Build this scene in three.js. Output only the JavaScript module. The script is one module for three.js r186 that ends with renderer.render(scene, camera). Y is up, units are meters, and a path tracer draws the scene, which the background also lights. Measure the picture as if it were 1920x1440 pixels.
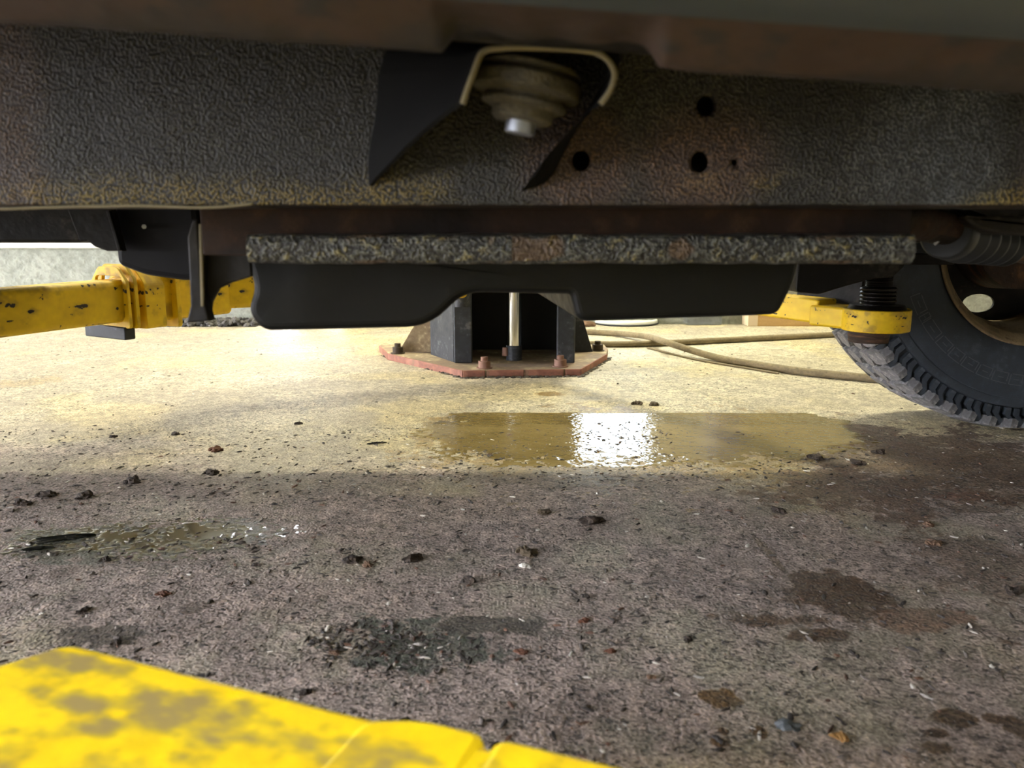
import * as THREE from 'three';
import { RoundedBoxGeometry } from 'three/addons/geometries/RoundedBoxGeometry.js';
import { mergeGeometries } from 'three/addons/utils/BufferGeometryUtils.js';
import { RectAreaLightUniformsLib } from 'three/addons/lights/RectAreaLightUniformsLib.js';

// ------------------------------------------------------------------ camera, sky, light, exposure
const EYE = 0.44, FOCAL = 1440, PITCH = Math.atan(275 / 1440);
const scene = new THREE.Scene();
const camera = new THREE.PerspectiveCamera(2 * Math.atan(720 / FOCAL) * 180 / Math.PI, 4 / 3, 0.02, 60);
camera.position.set(0, EYE, 0);
camera.rotation.x = -PITCH;
camera.focus = 1.7;
camera.userData.fStop = 7.5;
camera.updateMatrixWorld();
const renderer = new THREE.WebGLRenderer({ antialias: true });
renderer.toneMapping = THREE.LinearToneMapping;
renderer.toneMappingExposure = 1.85;
renderer.shadowMap.enabled = true;
scene.background = new THREE.Color(0.93, 0.93, 1.0);           // bright overcast sky beyond the openings
scene.backgroundIntensity = 19.5;
RectAreaLightUniformsLib.init();
const LAMPS = [                                                 // tube fittings under the ceiling: x, z, length along x, depth, colour, radiance
  { x: 0.68, z: -3.72, w: 0.5, d: 0.26, color: 0xfff8d2, power: 125, label: 'short white tube lamp under the ceiling beside the back wall' },
  { x: -1.7, z: -3.72, w: 2.4, d: 0.14, color: 0xfff8d2, power: 54, label: 'long white tube lamp under the ceiling along the back wall' },
  { x: 2.6, z: -3.72, w: 1.6, d: 0.14, color: 0xfff8d2, power: 44, label: 'white tube lamp under the ceiling in the back right corner' },
  { x: 0.75, z: 0.75, w: 1.3, d: 0.3, color: 0xfff2d0, power: 27, label: 'white tube lamp under the ceiling above the open floor' },
];

// ------------------------------------------------------------------ helpers
const V = (x, y, z) => new THREE.Vector3(x, y, z);
function sight(px, py) { const y = (720 - py) / FOCAL, c = Math.cos(PITCH), s = Math.sin(PITCH); return V((px - 960) / FOCAL, y * c - s, -y * s - c); }
function at(px, py, depth) { const r = sight(px, py); return V(0, EYE, 0).addScaledVector(r, depth / -r.z); }      // measured point at a known depth
function onFloor(px, py, height = 0) { const r = sight(px, py); return V(0, EYE, 0).addScaledVector(r, (height - EYE) / r.y); }
let seed = 20240611;
const rnd = () => { seed = (seed + 0x6D2B79F5) | 0; let t = Math.imul(seed ^ seed >>> 15, 1 | seed); t = t + Math.imul(t ^ t >>> 7, 61 | t) ^ t; return ((t ^ t >>> 14) >>> 0) / 4294967296; };
const rr = (a, b) => a + (b - a) * rnd();
function hash(x, y) { let h = Math.imul(x, 374761393) + Math.imul(y, 668265263) | 0; h = Math.imul(h ^ h >>> 13, 1274126177); return ((h ^ h >>> 16) >>> 0) / 4294967296; }
const wrap = (i, p) => p ? ((i % p) + p) % p : i;
function vnoise(x, y, p = 0) {
  const i = Math.floor(x), j = Math.floor(y), fx = x - i, fy = y - j, u = fx * fx * (3 - 2 * fx), v = fy * fy * (3 - 2 * fy);
  const i0 = wrap(i, p), i1 = wrap(i + 1, p), j0 = wrap(j, p), j1 = wrap(j + 1, p);
  const a = hash(i0, j0), b = hash(i1, j0), c = hash(i0, j1), d = hash(i1, j1);
  return a + (b - a) * u + (c - a) * v + (a - b - c + d) * u * v;
}
function fbm(x, y, o = 4, p = 0) { let s = 0, a = 0.5, n = 0; for (let k = 0; k < o; k++) { s += a * vnoise(x + k * 17.3 * (p ? 0 : 1), y - k * 9.1 * (p ? 0 : 1), p); n += a; a *= 0.5; x *= 2; y *= 2; p *= 2; } return s / n; }
function cells(x, y, p = 0) {                                    // distance to the nearest scattered point
  const i = Math.floor(x), j = Math.floor(y); let m = 9;
  for (let a = -1; a < 2; a++) for (let b = -1; b < 2; b++) {
    const ci = wrap(i + a, p), cj = wrap(j + b, p), dx = i + a + hash(ci, cj) - x, dy = j + b + hash(ci + 911, cj + 37) - y, d = dx * dx + dy * dy; if (d < m) m = d;
  }
  return Math.sqrt(m);
}
const sm = (a, b, x) => { x = Math.min(1, Math.max(0, (x - a) / (b - a))); return x * x * (3 - 2 * x); };
const mix = (a, b, t) => a + (b - a) * t;
const mix3 = (a, b, t) => [mix(a[0], b[0], t), mix(a[1], b[1], t), mix(a[2], b[2], t)];
function maps(w, h, fn, wrapMode = THREE.RepeatWrapping) {        // fn(u, v) -> [r, g, b, rough, height]; colour, roughness and relief of one surface
  const C = new Uint8Array(w * h * 4), R = new Uint8Array(w * h * 4), B = new Uint8Array(w * h * 4);
  for (let j = 0, k = 0; j < h; j++) for (let i = 0; i < w; i++, k += 4) {
    const o = fn((i + 0.5) / w, (j + 0.5) / h);
    C[k] = Math.max(0, Math.min(255, o[0])); C[k + 1] = Math.max(0, Math.min(255, o[1])); C[k + 2] = Math.max(0, Math.min(255, o[2])); C[k + 3] = 255;
    R[k] = R[k + 1] = R[k + 2] = Math.max(0, Math.min(255, o[3] * 255)); R[k + 3] = 255;
    B[k] = B[k + 1] = B[k + 2] = Math.max(0, Math.min(255, o[4] * 255)); B[k + 3] = 255;
  }
  const t = (d, srgb) => { const x = new THREE.DataTexture(d, w, h, THREE.RGBAFormat); x.magFilter = THREE.LinearFilter; x.minFilter = THREE.LinearFilter; x.wrapS = x.wrapT = wrapMode; if (srgb) x.colorSpace = THREE.SRGBColorSpace; x.needsUpdate = true; return x; };
  return { map: t(C, true), roughnessMap: t(R), bumpMap: t(B) };
}
const std = (o) => new THREE.MeshStandardMaterial(o);
const phys = (o) => new THREE.MeshPhysicalMaterial(o);
function mesh(name, geo, mat, parent) { const m = new THREE.Mesh(geo, mat); m.name = name; m.castShadow = m.receiveShadow = true; (parent ?? scene).add(m); return m; }
function thing(name, label, category, group) { const g = new THREE.Group(); g.name = name; g.userData = { label, category }; if (group) g.userData.group = group; scene.add(g); return g; }
function tag(o, label, category, group) { o.userData.label = label; o.userData.category = category; if (group) o.userData.group = group; return o; }
function structure(o) { o.userData.kind = 'structure'; return o; }
function boxUV(g, s = 1) {                                        // texture laid on in metres, from the side each face points to
  g = g.index ? g.toNonIndexed() : g; const p = g.attributes.position, n = p.count, uv = new Float32Array(n * 2); const a = V(), b = V(), c = V();
  for (let i = 0; i < n; i += 3) {
    a.fromBufferAttribute(p, i); b.fromBufferAttribute(p, i + 1); c.fromBufferAttribute(p, i + 2);
    const N = b.clone().sub(a).cross(c.clone().sub(a)); const ax = Math.abs(N.x), ay = Math.abs(N.y), az = Math.abs(N.z);
    [a, b, c].forEach((q, k) => { let u, v; if (ay >= ax && ay >= az) { u = q.x; v = q.z; } else if (ax >= az) { u = q.z; v = q.y; } else { u = q.x; v = q.y; } uv[(i + k) * 2] = u / s; uv[(i + k) * 2 + 1] = v / s; });
  }
  g.setAttribute('uv', new THREE.BufferAttribute(uv, 2)); return g;
}
const box = (w, h, d, x = 0, y = 0, z = 0, r = 0) => { const g = r ? new RoundedBoxGeometry(w, h, d, 3, r) : new THREE.BoxGeometry(w, h, d); g.translate(x, y, z); return boxUV(g, 0.4); };
function bar(a, b, w, h, r = 0.006) {                              // beam with a rounded section from point a to point b
  const d = b.clone().sub(a), len = d.length(), g = boxUV(new RoundedBoxGeometry(len, h, w, 4, r), 0.4), x = d.normalize(), z = V().crossVectors(x, V(0, 1, 0)).normalize(), y = V().crossVectors(z, x);
  g.applyMatrix4(new THREE.Matrix4().makeBasis(x, y, z)); g.translate((a.x + b.x) / 2, (a.y + b.y) / 2, (a.z + b.z) / 2); return g;
}
function rod(a, b, r, r2 = r, n = 24) { const d = b.clone().sub(a), g = new THREE.CylinderGeometry(r2, r, d.length(), n); g.applyQuaternion(new THREE.Quaternion().setFromUnitVectors(V(0, 1, 0), d.clone().normalize())); g.translate((a.x + b.x) / 2, (a.y + b.y) / 2, (a.z + b.z) / 2); return g; }
const tube = (pts, r, n = 60, k = 12) => new THREE.TubeGeometry(new THREE.CatmullRomCurve3(pts), n, r, k);
function extrude(pts, depth, bevel = 0, holes = []) {               // outline in x-y, thickness along z
  const s = new THREE.Shape(pts.map(([x, y]) => new THREE.Vector2(x, y)));
  for (const [x, y, rx, ry] of holes) { const h = new THREE.Path(); h.absellipse(x, y, rx, ry ?? rx, 0, Math.PI * 2); s.holes.push(h); }
  return boxUV(new THREE.ExtrudeGeometry(s, { depth, bevelEnabled: bevel > 0, bevelThickness: bevel, bevelSize: bevel, bevelOffset: -bevel, bevelSegments: 2, curveSegments: 20 }), 0.4);
}
function lathe(profile, n = 48) { return new THREE.LatheGeometry(profile.map(([r, y]) => new THREE.Vector2(r, y)), n); }
function along(g, a, b) { const d = b.clone().sub(a).normalize(); g.applyQuaternion(new THREE.Quaternion().setFromUnitVectors(V(0, 1, 0), d)); g.translate(a.x, a.y, a.z); return g; }
function roundedOutline(pts, rad, n = 5) {                         // polygon with rounded corners; rad is one number or one per corner
  const out = [], L = pts.length;
  for (let i = 0; i < L; i++) {
    const p = new THREE.Vector2(...pts[i]), a = new THREE.Vector2(...pts[(i + L - 1) % L]), b = new THREE.Vector2(...pts[(i + 1) % L]);
    const da = a.sub(p), db = b.sub(p), r = Math.min(Array.isArray(rad) ? rad[i] : rad, da.length() * 0.49, db.length() * 0.49); da.normalize(); db.normalize();
    for (let k = 0; k <= n; k++) { const t = k / n, q = p.clone().addScaledVector(da, r * (1 - t) * (1 - t)).addScaledVector(db, r * t * t); out.push([q.x, q.y]); }
  }
  return out;
}
function lump(sx, sy, sz, rough = 0.35, detail = 2) {              // irregular flake or clod resting on y = 0
  const g = new THREE.IcosahedronGeometry(1, detail), p = g.attributes.position, o = rnd() * 90; rough *= 1.35;
  for (let i = 0; i < p.count; i++) { const x = p.getX(i), y = p.getY(i), z = p.getZ(i), k = 1 - rough + 2 * rough * (0.5 * vnoise(x * 1.7 + o, z * 1.7 + y * 2.3) + 0.5 * vnoise(x * 4.5 - o, z * 4.5 + y * 3)); p.setXYZ(i, x * k * sx, (Math.max(-0.35, y) * k + 0.35) * sy, z * k * sz); }
  g.computeVertexNormals(); return g;
}

// ------------------------------------------------------------------ surfaces
// stains, one also holding painted shade: picture-measured centre and size, turned into metres on the floor; colour, strength, wetness
const STAINS_AND_SHADE = [
  [1190, 822, 430, 66, [128, 104, 58], 0.75, 0.5], [1500, 812, 120, 34, [120, 96, 60], 0.5, 0.3],
  [1740, 852, 300, 70, [98, 82, 70], 0.85, 0], [255, 1010, 235, 36, [78, 84, 76], 0.75, 0.6], [400, 1003, 70, 28, [88, 78, 44], 0.6, 0.6],  // first entry: brown mud with the shade beside the tire painted in
  [775, 1208, 165, 58, [80, 84, 74], 0.95, 0.35], [885, 1168, 120, 26, [74, 68, 58], 0.8, 0.25], [1000, 1172, 40, 14, [80, 72, 62], 0.7, 0.2],
  [190, 1190, 75, 22, [72, 66, 58], 0.75, 0.3], [1560, 1112, 125, 44, [78, 60, 44], 0.85, 0.2], [1450, 1165, 105, 24, [88, 68, 50], 0.75, 0.1], [1530, 1192, 80, 14, [84, 64, 46], 0.75, 0.1],
  [1350, 1310, 40, 18, [104, 80, 48], 0.9, 0.1], [1345, 1390, 18, 10, [98, 74, 46], 0.85, 0.1], [1425, 1372, 20, 12, [102, 78, 50], 0.8, 0.1], [1357, 1372, 9, 7, [98, 74, 46], 0.8, 0.1],
  [1790, 1345, 44, 14, [84, 66, 46], 0.85, 0.1], [1755, 1375, 32, 12, [80, 62, 44], 0.85, 0.1], [1765, 1402, 40, 14, [84, 66, 46], 0.85, 0.1], [1865, 1347, 26, 10, [80, 62, 44], 0.8, 0.1], [1910, 1366, 24, 18, [80, 62, 44], 0.8, 0.1], [1890, 1205, 28, 10, [84, 62, 46], 0.7, 0.1],
  [1620, 925, 170, 52, [92, 72, 58], 0.7, 0.1], [1830, 932, 70, 14, [104, 66, 50], 0.6, 0], [1790, 890, 180, 60, [106, 88, 72], 0.55, 0], [1850, 1060, 140, 60, [98, 82, 68], 0.45, 0], [1740, 1160, 120, 22, [104, 76, 56], 0.5, 0],
  [1440, 1035, 9, 42, [96, 84, 68], 0.6, 0], [1030, 739, 24, 5, [118, 94, 50], 0.85, 0.4], [50, 716, 60, 11, [146, 128, 96], 0.6, 0], [80, 820, 48, 11, [150, 142, 126], 0.6, 0], [280, 1055, 120, 12, [104, 96, 90], 0.4, 0],
  [360, 1140, 24, 11, [96, 84, 74], 0.6, 0], [110, 1075, 34, 11, [104, 92, 84], 0.6, 0], [620, 905, 180, 22, [110, 100, 92], 0.5, 0], [200, 905, 260, 34, [112, 100, 96], 0.5, 0], [1060, 890, 200, 22, [104, 92, 80], 0.6, 0.15],
].map(([px, py, rx, ry, c, k, wet]) => { const p = onFloor(px, py), q = onFloor(px, py - ry), s = onFloor(px, py + ry); return { x: p.x, z: -p.z, rx: rx * -p.z / FOCAL, rz: Math.max(0.006, (s.z - q.z) / 2), c, k, wet }; });
function concrete(x, z) {                                          // x and depth in metres -> colour, roughness, relief
  const big = fbm(x * 1.3 + 5, z * 1.3, 3), mid = fbm(x * 7 + 31, z * 7 + 3, 4), fine = fbm(x * 60, z * 60, 3), grain = hash(Math.floor(x * 900) + 7777, Math.floor(z * 900)), gr2 = vnoise(x * 420 + 9, z * 420);
  let c = mix3([150, 142, 126], [190, 182, 160], sm(0.3, 0.7, 0.55 * big + 0.45 * mid));
  c = mix3(c, [194, 178, 128], 0.4 * sm(0.52, 0.72, fbm(x * 4.1 - 11, z * 4.1 + 70, 4)));           // ochre mineral blotches
  const reach = 1.46 + 0.3 * (fbm(x * 3 + 2, z * 3 + 8, 3) - 0.5);                                    // trodden mud film with painted mauve shade tint: patchy, ends in a ragged outline
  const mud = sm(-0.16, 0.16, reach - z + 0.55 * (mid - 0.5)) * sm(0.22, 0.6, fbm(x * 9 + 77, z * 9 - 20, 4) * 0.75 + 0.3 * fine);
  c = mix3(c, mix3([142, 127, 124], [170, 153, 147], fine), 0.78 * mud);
  let rough = 0.55 + 0.25 * fine + 0.1 * mud - 0.12 * sm(2.1, 3.0, z) * sm(0.35, 0.6, mid), wet = 0;
  for (const s of STAINS_AND_SHADE) {
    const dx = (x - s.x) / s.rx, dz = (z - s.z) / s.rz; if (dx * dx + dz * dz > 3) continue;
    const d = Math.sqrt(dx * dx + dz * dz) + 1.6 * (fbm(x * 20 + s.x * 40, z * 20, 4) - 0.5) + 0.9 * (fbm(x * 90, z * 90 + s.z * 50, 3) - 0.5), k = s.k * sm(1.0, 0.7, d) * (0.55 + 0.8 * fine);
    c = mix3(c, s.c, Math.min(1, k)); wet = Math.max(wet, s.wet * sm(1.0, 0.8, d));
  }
  const pit = sm(0.56, 0.72, fbm(x * 210 + 3, z * 300, 3)) * sm(0.36, 0.6, mid + 0.2 * mud);
  const v = 1 + 0.3 * (grain - 0.5) + 0.46 * (gr2 - 0.5) + 0.4 * (fine - 0.5) - 0.36 * pit;
  rough = mix(rough, 0.22, wet);
  return [c[0] * v, c[1] * v, c[2] * v, rough, 0.5 + 0.5 * (fine - 0.5) + 0.35 * (gr2 - 0.5) + 0.3 * (mid - 0.5) - 0.3 * pit];
}
function paintedYellow(base, smear, wearAmount, stretch, chips) {    // paint with grease smears and chipped spots
  return maps(512, 512, (u, v) => {
    const p = 6, a = fbm(u * p, v * p * stretch, 5, p), b = fbm(u * 24, v * 24, 3, 24), s = fbm(u * 12 + 3, v * 12 * stretch, 4, 12);
    let c = mix3(base, [base[0] * 0.9, base[1] * 0.86, base[2]], b);
    c = mix3(c, smear, wearAmount * sm(0.45, 0.66, 0.45 * a + 0.35 * s + 0.2 * b));
    const chip = chips * sm(0.69, 0.73, fbm(u * 26, v * 26, 4, 26) * 0.65 + 0.35 * b); c = mix3(c, [52, 46, 44], chip);
    return [c[0], c[1], c[2], 0.42 + 0.3 * a + 0.2 * chip, 0.6 + 0.2 * b - 0.4 * chip];
  });
}
function patina(colours, p, rough, size = 512) {                    // mottled metal, three colours mixed over two scales
  return maps(size, size, (u, v) => {
    const a = fbm(u * p, v * p, 5, p), b = fbm(u * p * 5, v * p * 5, 3, p * 5), g = hash(Math.floor(u * size), Math.floor(v * size));
    let c = mix3(colours[0], colours[1], sm(0.35, 0.62, a)); c = mix3(c, colours[2], sm(0.55, 0.78, 0.5 * b + 0.5 * a)); const k = 0.84 + 0.32 * g * b + 0.16 * b;
    return [c[0] * k, c[1] * k, c[2] * k, rough + 0.25 * (b - 0.5), 0.6 * b + 0.4 * a];
  });
}
const T = {
  yellow: paintedYellow([242, 204, 10], [140, 112, 60], 0.5, 1, 1), smeared: paintedYellow([252, 226, 8], [148, 134, 96], 0.9, 2, 0),
  rust: patina([[56, 44, 36], [84, 60, 44], [104, 76, 52]], 6, 0.82), darkRust: patina([[26, 21, 18], [46, 33, 25], [60, 44, 31]], 6, 0.8), rocker: patina([[28, 23, 17], [48, 33, 21], [23, 22, 19]], 5, 0.62),
  grime: patina([[24, 23, 22], [36, 34, 31], [58, 55, 48]], 8, 0.55), tank: patina([[17, 18, 16], [21, 22, 19], [28, 27, 23]], 6, 0.5), lumpyGrime: maps(1024, 1024, (u, v) => {
    const a = cells(u * 130 + 1.2 * fbm(u * 90, v * 90, 2), v * 130), b = fbm(u * 60, v * 60, 3), r = fbm(u * 14 + 3, v * 14, 3); const t = (0.45 * sm(0.65, 0.1, a) + 0.75 * sm(0.35, 0.7, fbm(u * 150 + 5, v * 150, 4))) * (0.3 + b);
    let c = mix3([20, 20, 18], [104, 106, 96], Math.min(1, t)); c = mix3(c, [88, 64, 40], 0.6 * sm(0.55, 0.7, r)); c = mix3(c, [120, 106, 52], 0.6 * t * sm(0.6, 0.75, b)); return [c[0], c[1], c[2], 0.62, 0.25 + 0.6 * t];
  }),
  steel: patina([[46, 50, 56], [58, 62, 68], [92, 94, 96]], 8, 0.5), plate: patina([[132, 114, 96], [154, 138, 112], [176, 162, 132]], 7, 0.8), primer: patina([[140, 92, 76], [164, 112, 94], [126, 98, 80]], 7, 0.7),
  rubber: patina([[44, 51, 59], [51, 58, 66], [62, 68, 74]], 8, 0.68), dusty: patina([[96, 96, 98], [116, 115, 116], [140, 138, 134]], 8, 0.85), rim: patina([[120, 104, 76], [140, 122, 90], [92, 76, 56]], 9, 0.7), wall: patina([[138, 142, 132], [156, 159, 148], [122, 125, 116]], 5, 0.9),
  hose: patina([[118, 106, 82], [138, 124, 96], [98, 88, 70]], 8, 0.8), wood: maps(256, 256, (u, v) => { const g = fbm(u * 3, v * 26, 4), h = hash(Math.floor(u * 256), Math.floor(v * 256)); const c = mix3([176, 138, 84], [206, 172, 116], g); return [c[0] * (0.94 + 0.1 * h), c[1] * (0.94 + 0.1 * h), c[2] * (0.94 + 0.1 * h), 0.75, g]; }),
};
const M = {
  yellow: std({ ...T.yellow, bumpScale: 0.0012 }), smeared: std({ ...T.smeared, bumpScale: 0.0006 }), rust: std({ ...T.rust, bumpScale: 0.0018, metalness: 0.1 }), darkRust: phys({ specularIntensity: 0.4, ...T.darkRust, bumpScale: 0.002 }), rocker: std({ ...T.rocker, bumpScale: 0.0012 }),
  grime: phys({ specularIntensity: 0.4, ...T.grime, bumpScale: 0.0014 }), tank: phys({ specularIntensity: 0.4, ...T.tank, bumpScale: 0.0009 }), lumpy: std({ ...T.lumpyGrime, bumpScale: 0.003 }), steel: std({ ...T.steel, bumpScale: 0.0005, metalness: 0.25 }),
  plate: std({ ...T.plate, bumpScale: 0.001 }), primer: std({ ...T.primer, bumpScale: 0.0006 }), rubber: std({ ...T.rubber, bumpScale: 0.0005 }), rim: std({ ...T.rim, bumpScale: 0.001 }), wall: std({ ...T.wall, bumpScale: 0.006 }),
  hose: std({ ...T.hose, bumpScale: 0.0006 }), wood: std({ ...T.wood, bumpScale: 0.0008 }),
  cushion: std({ ...patina([[58, 55, 44], [80, 76, 60], [44, 42, 36]], 8, 0.7, 256), bumpScale: 0.002 }), shadeBlack: phys({ color: 0x0a0a0a, roughness: 0.8, specularIntensity: 0.25 }), darkGrease: phys({ color: 0x131419, roughness: 0.5, specularIntensity: 0.35 }), black: std({ color: 0x141414, roughness: 0.7 }), oily: std({ color: 0x1d1a18, roughness: 0.28, metalness: 0.5 }), chrome: std({ color: 0xd8d8d0, roughness: 0.16, metalness: 1 }), boot: phys({ color: 0x2b2f34, roughness: 0.5, specularIntensity: 0.6 }),  // the near-black bracket material holds painted shade
  paint: phys({ color: 0x2e3534, roughness: 0.35, clearcoat: 0.6, clearcoatRoughness: 0.15 }), underbody: phys({ color: 0x141413, roughness: 0.85, specularIntensity: 0.35 }), ceiling: std({ color: 0xcfcbc0, roughness: 0.95 }), siding: std({ color: 0xc3c1b4, roughness: 0.9 }),
  white: std({ color: 0xe4e6e0, roughness: 0.5 }), frame: std({ color: 0xd9dad6, roughness: 0.5 }), asphalt: std({ color: 0x77756f, roughness: 0.95 }), glass: phys({ color: 0xffffff, roughness: 0.02, transmission: 1, thickness: 0, ior: 1.5 }),
  dimmingGlass: phys({ color: 0xaeb4b6, roughness: 0.05, transmission: 1, thickness: 0, ior: 1.5 }), bluish: std({ color: 0x8b90a8, roughness: 0.6 }), bolt: std({ color: 0x8a6a5c, roughness: 0.75, metalness: 0.3 }), darkBolt: std({ color: 0x4a4034, roughness: 0.7, metalness: 0.4 }), edgeDirt: std({ color: 0x746d55, roughness: 0.9 }), brightBolt: std({ color: 0xa6acb4, roughness: 0.38, metalness: 0.8 }),  // grey tint of the window pane added to dim its daylight
};

// ------------------------------------------------------------------ the workshop: floor, walls, ceiling, openings
const WALL_Z = -3.95, LEFT = -5, RIGHT = 4.5, FRONT = 5, TOP = 3.2;
{
  const floor = structure(new THREE.Group()); floor.name = 'floor'; scene.add(floor); floor.userData.label = 'stained and muddy concrete workshop floor'; floor.userData.category = 'floor';
  const section = (x0, x1, d0, d1, w, h, bump) => {               // one slab section with its own finely computed concrete; d = depth in front of the camera
    const t = maps(w, h, (u, v) => concrete(mix(x0, x1, u), mix(d0, d1, v)), THREE.ClampToEdgeWrapping);
    const g = new THREE.PlaneGeometry(x1 - x0, d1 - d0); g.rotateX(-Math.PI / 2); g.translate((x0 + x1) / 2, 0, -(d0 + d1) / 2);
    mesh('slab_surface', g, std({ ...t, bumpScale: bump }), floor);
  };
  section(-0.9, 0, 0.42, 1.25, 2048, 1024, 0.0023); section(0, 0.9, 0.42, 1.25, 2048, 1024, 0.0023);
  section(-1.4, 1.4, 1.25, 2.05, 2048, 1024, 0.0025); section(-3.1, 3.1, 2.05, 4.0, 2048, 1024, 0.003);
  const rest = maps(1024, 1024, (u, v) => { const a = fbm(u * 6, v * 6, 5, 6), b = fbm(u * 80, v * 80, 3, 80); const c = mix3([138, 128, 114], [172, 162, 144], a), k = 0.85 + 0.3 * b; return [c[0] * k, c[1] * k, c[2] * k, 0.7, b]; });
  const restMat = std({ ...rest, bumpScale: 0.002 });
  const flat = (x0, x1, z0, z1) => { const g = new THREE.PlaneGeometry(x1 - x0, z1 - z0); g.rotateX(-Math.PI / 2); g.translate((x0 + x1) / 2, 0, (z0 + z1) / 2); const p = g.attributes.position, uv = g.attributes.uv; for (let i = 0; i < p.count; i++) uv.setXY(i, p.getX(i) / 2, p.getZ(i) / 2); mesh('slab_surface', g, restMat, floor); };
  flat(LEFT - 0.3, RIGHT + 0.3, -0.42, FRONT + 0.3); flat(LEFT - 0.3, -0.9, -1.25, -0.42); flat(0.9, RIGHT + 0.3, -1.25, -0.42); flat(LEFT - 0.3, -1.4, -2.05, -1.25); flat(1.4, RIGHT + 0.3, -2.05, -1.25); flat(LEFT - 0.3, -3.1, -4.3, -2.05); flat(3.1, RIGHT + 0.3, -4.3, -2.05); flat(-3.1, 3.1, -4.3, -4.0);
  mesh('slab', box(RIGHT - LEFT + 0.6, 0.2, FRONT + 4.6, (LEFT + RIGHT) / 2, -0.102, (FRONT - 4.0) / 2), restMat, floor);
  const yard = structure(mesh('ground_outside', box(60, 0.1, 60, 0, -0.26, 0), M.asphalt)); yard.userData.label = 'grey asphalt yard outside the workshop';
}
function wallWithOpenings(name, outline, openings, thick, mat, place) {
  const s = new THREE.Shape(outline.map(([a, b]) => new THREE.Vector2(a, b)));
  for (const [a0, a1, b0, b1] of openings) { const h = new THREE.Path(); h.moveTo(a0, b0); h.lineTo(a1, b0); h.lineTo(a1, b1); h.lineTo(a0, b1); h.closePath(); s.holes.push(h); }
  const g = boxUV(new THREE.ExtrudeGeometry(s, { depth: thick, bevelEnabled: false }), 0.8); place(g); return structure(mesh(name, g, mat));
}
// back wall: pale concrete stem with a ledge, siding above; a window and a glazed side light let the day in
const WIN = [0.34, 0.76, 0.33, 1.7], SLITS = [[-1.25, -1.14, 0.04, 2.0], [-0.955, -0.885, 0.04, 2.0]];
wallWithOpenings('wall_back', [[LEFT - 0.3, 0], [RIGHT + 0.3, 0], [RIGHT + 0.3, TOP], [LEFT - 0.3, TOP]], [WIN, ...SLITS], 0.15, M.siding, (g) => g.translate(0, 0, WALL_Z - 0.19));
{
  const stem = structure(new THREE.Group()); stem.name = 'trim_1'; scene.add(stem); stem.userData.label = 'pale rough concrete stem wall along the back'; 
  const parts = [[LEFT, -1.25], [-1.14, -0.955], [-0.885, 0.34], [0.76, RIGHT]];
  for (const [a, b] of parts) { mesh('stem_wall', box(b - a, 0.385, 0.04, (a + b) / 2, 0.1925, WALL_Z - 0.02), M.wall, stem); mesh('ledge', box(b - a, 0.028, 0.055, (a + b) / 2, 0.399, WALL_Z - 0.0125, 0.006), M.white, stem); }
  mesh('stem_wall', box(0.42, 0.33, 0.04, 0.55, 0.165, WALL_Z - 0.02), M.wall, stem);
  structure(mesh('trim_2', box(0.16, TOP - 0.42, 0.12, 1.13, (TOP + 0.42) / 2, WALL_Z + 0.02, 0.01), M.bluish)).userData.label = 'blue grey steel pilaster on the back wall';
}
[WIN, ...SLITS].forEach(([a, b, c, d], i) => {
  const w = structure(new THREE.Group()); w.name = 'window_' + (i + 1); scene.add(w); w.userData.label = i ? 'narrow floor-length glazed side light in the back wall' : 'low daylight window in the back wall';
  mesh('pane', box(b - a - 0.01, d - c - 0.01, 0.005, (a + b) / 2, (c + d) / 2, WALL_Z - 0.12), i ? M.glass : M.dimmingGlass, w);
  for (const x of [a + 0.011, b - 0.011]) mesh('window_frame', box(0.022, d - c, 0.05, x, (c + d) / 2, WALL_Z - 0.12), M.frame, w);
  for (const y of [c + 0.011, d - 0.011]) mesh('window_frame', box(b - a - 0.044, 0.022, 0.05, (a + b) / 2, y, WALL_Z - 0.12), M.frame, w);
});
const DOOR = [0.1, 3.4, 0, 2.7], DOOR2 = [-3.4, -2.1, 0, 2.7];                                  // open roll-up doorway in the left wall (z range, y range)
wallWithOpenings('wall_left', [[-4.1, 0], [DOOR2[0], 0], [DOOR2[0], 2.7], [DOOR2[1], 2.7], [DOOR2[1], 0], [DOOR[0], 0], [DOOR[0], DOOR[3]], [DOOR[1], DOOR[3]], [DOOR[1], 0], [FRONT, 0], [FRONT, TOP], [-4.1, TOP]], [], 0.2, M.siding, (g) => { g.rotateY(-Math.PI / 2); g.translate(LEFT, 0, 0); });
wallWithOpenings('wall_right', [[-4.1, 0], [FRONT, 0], [FRONT, TOP], [-4.1, TOP]], [], 0.2, M.siding, (g) => { g.rotateY(-Math.PI / 2); g.translate(RIGHT + 0.2, 0, 0); });
wallWithOpenings('wall_front', [[LEFT - 0.2, 0], [RIGHT + 0.2, 0], [RIGHT + 0.2, TOP], [LEFT - 0.2, TOP]], [], 0.2, M.siding, (g) => g.translate(0, 0, FRONT));
structure(mesh('ceiling', box(RIGHT - LEFT + 0.6, 0.2, FRONT + 4.6, (LEFT + RIGHT) / 2, TOP + 0.1, (FRONT - 4.0) / 2), M.ceiling));
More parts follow.
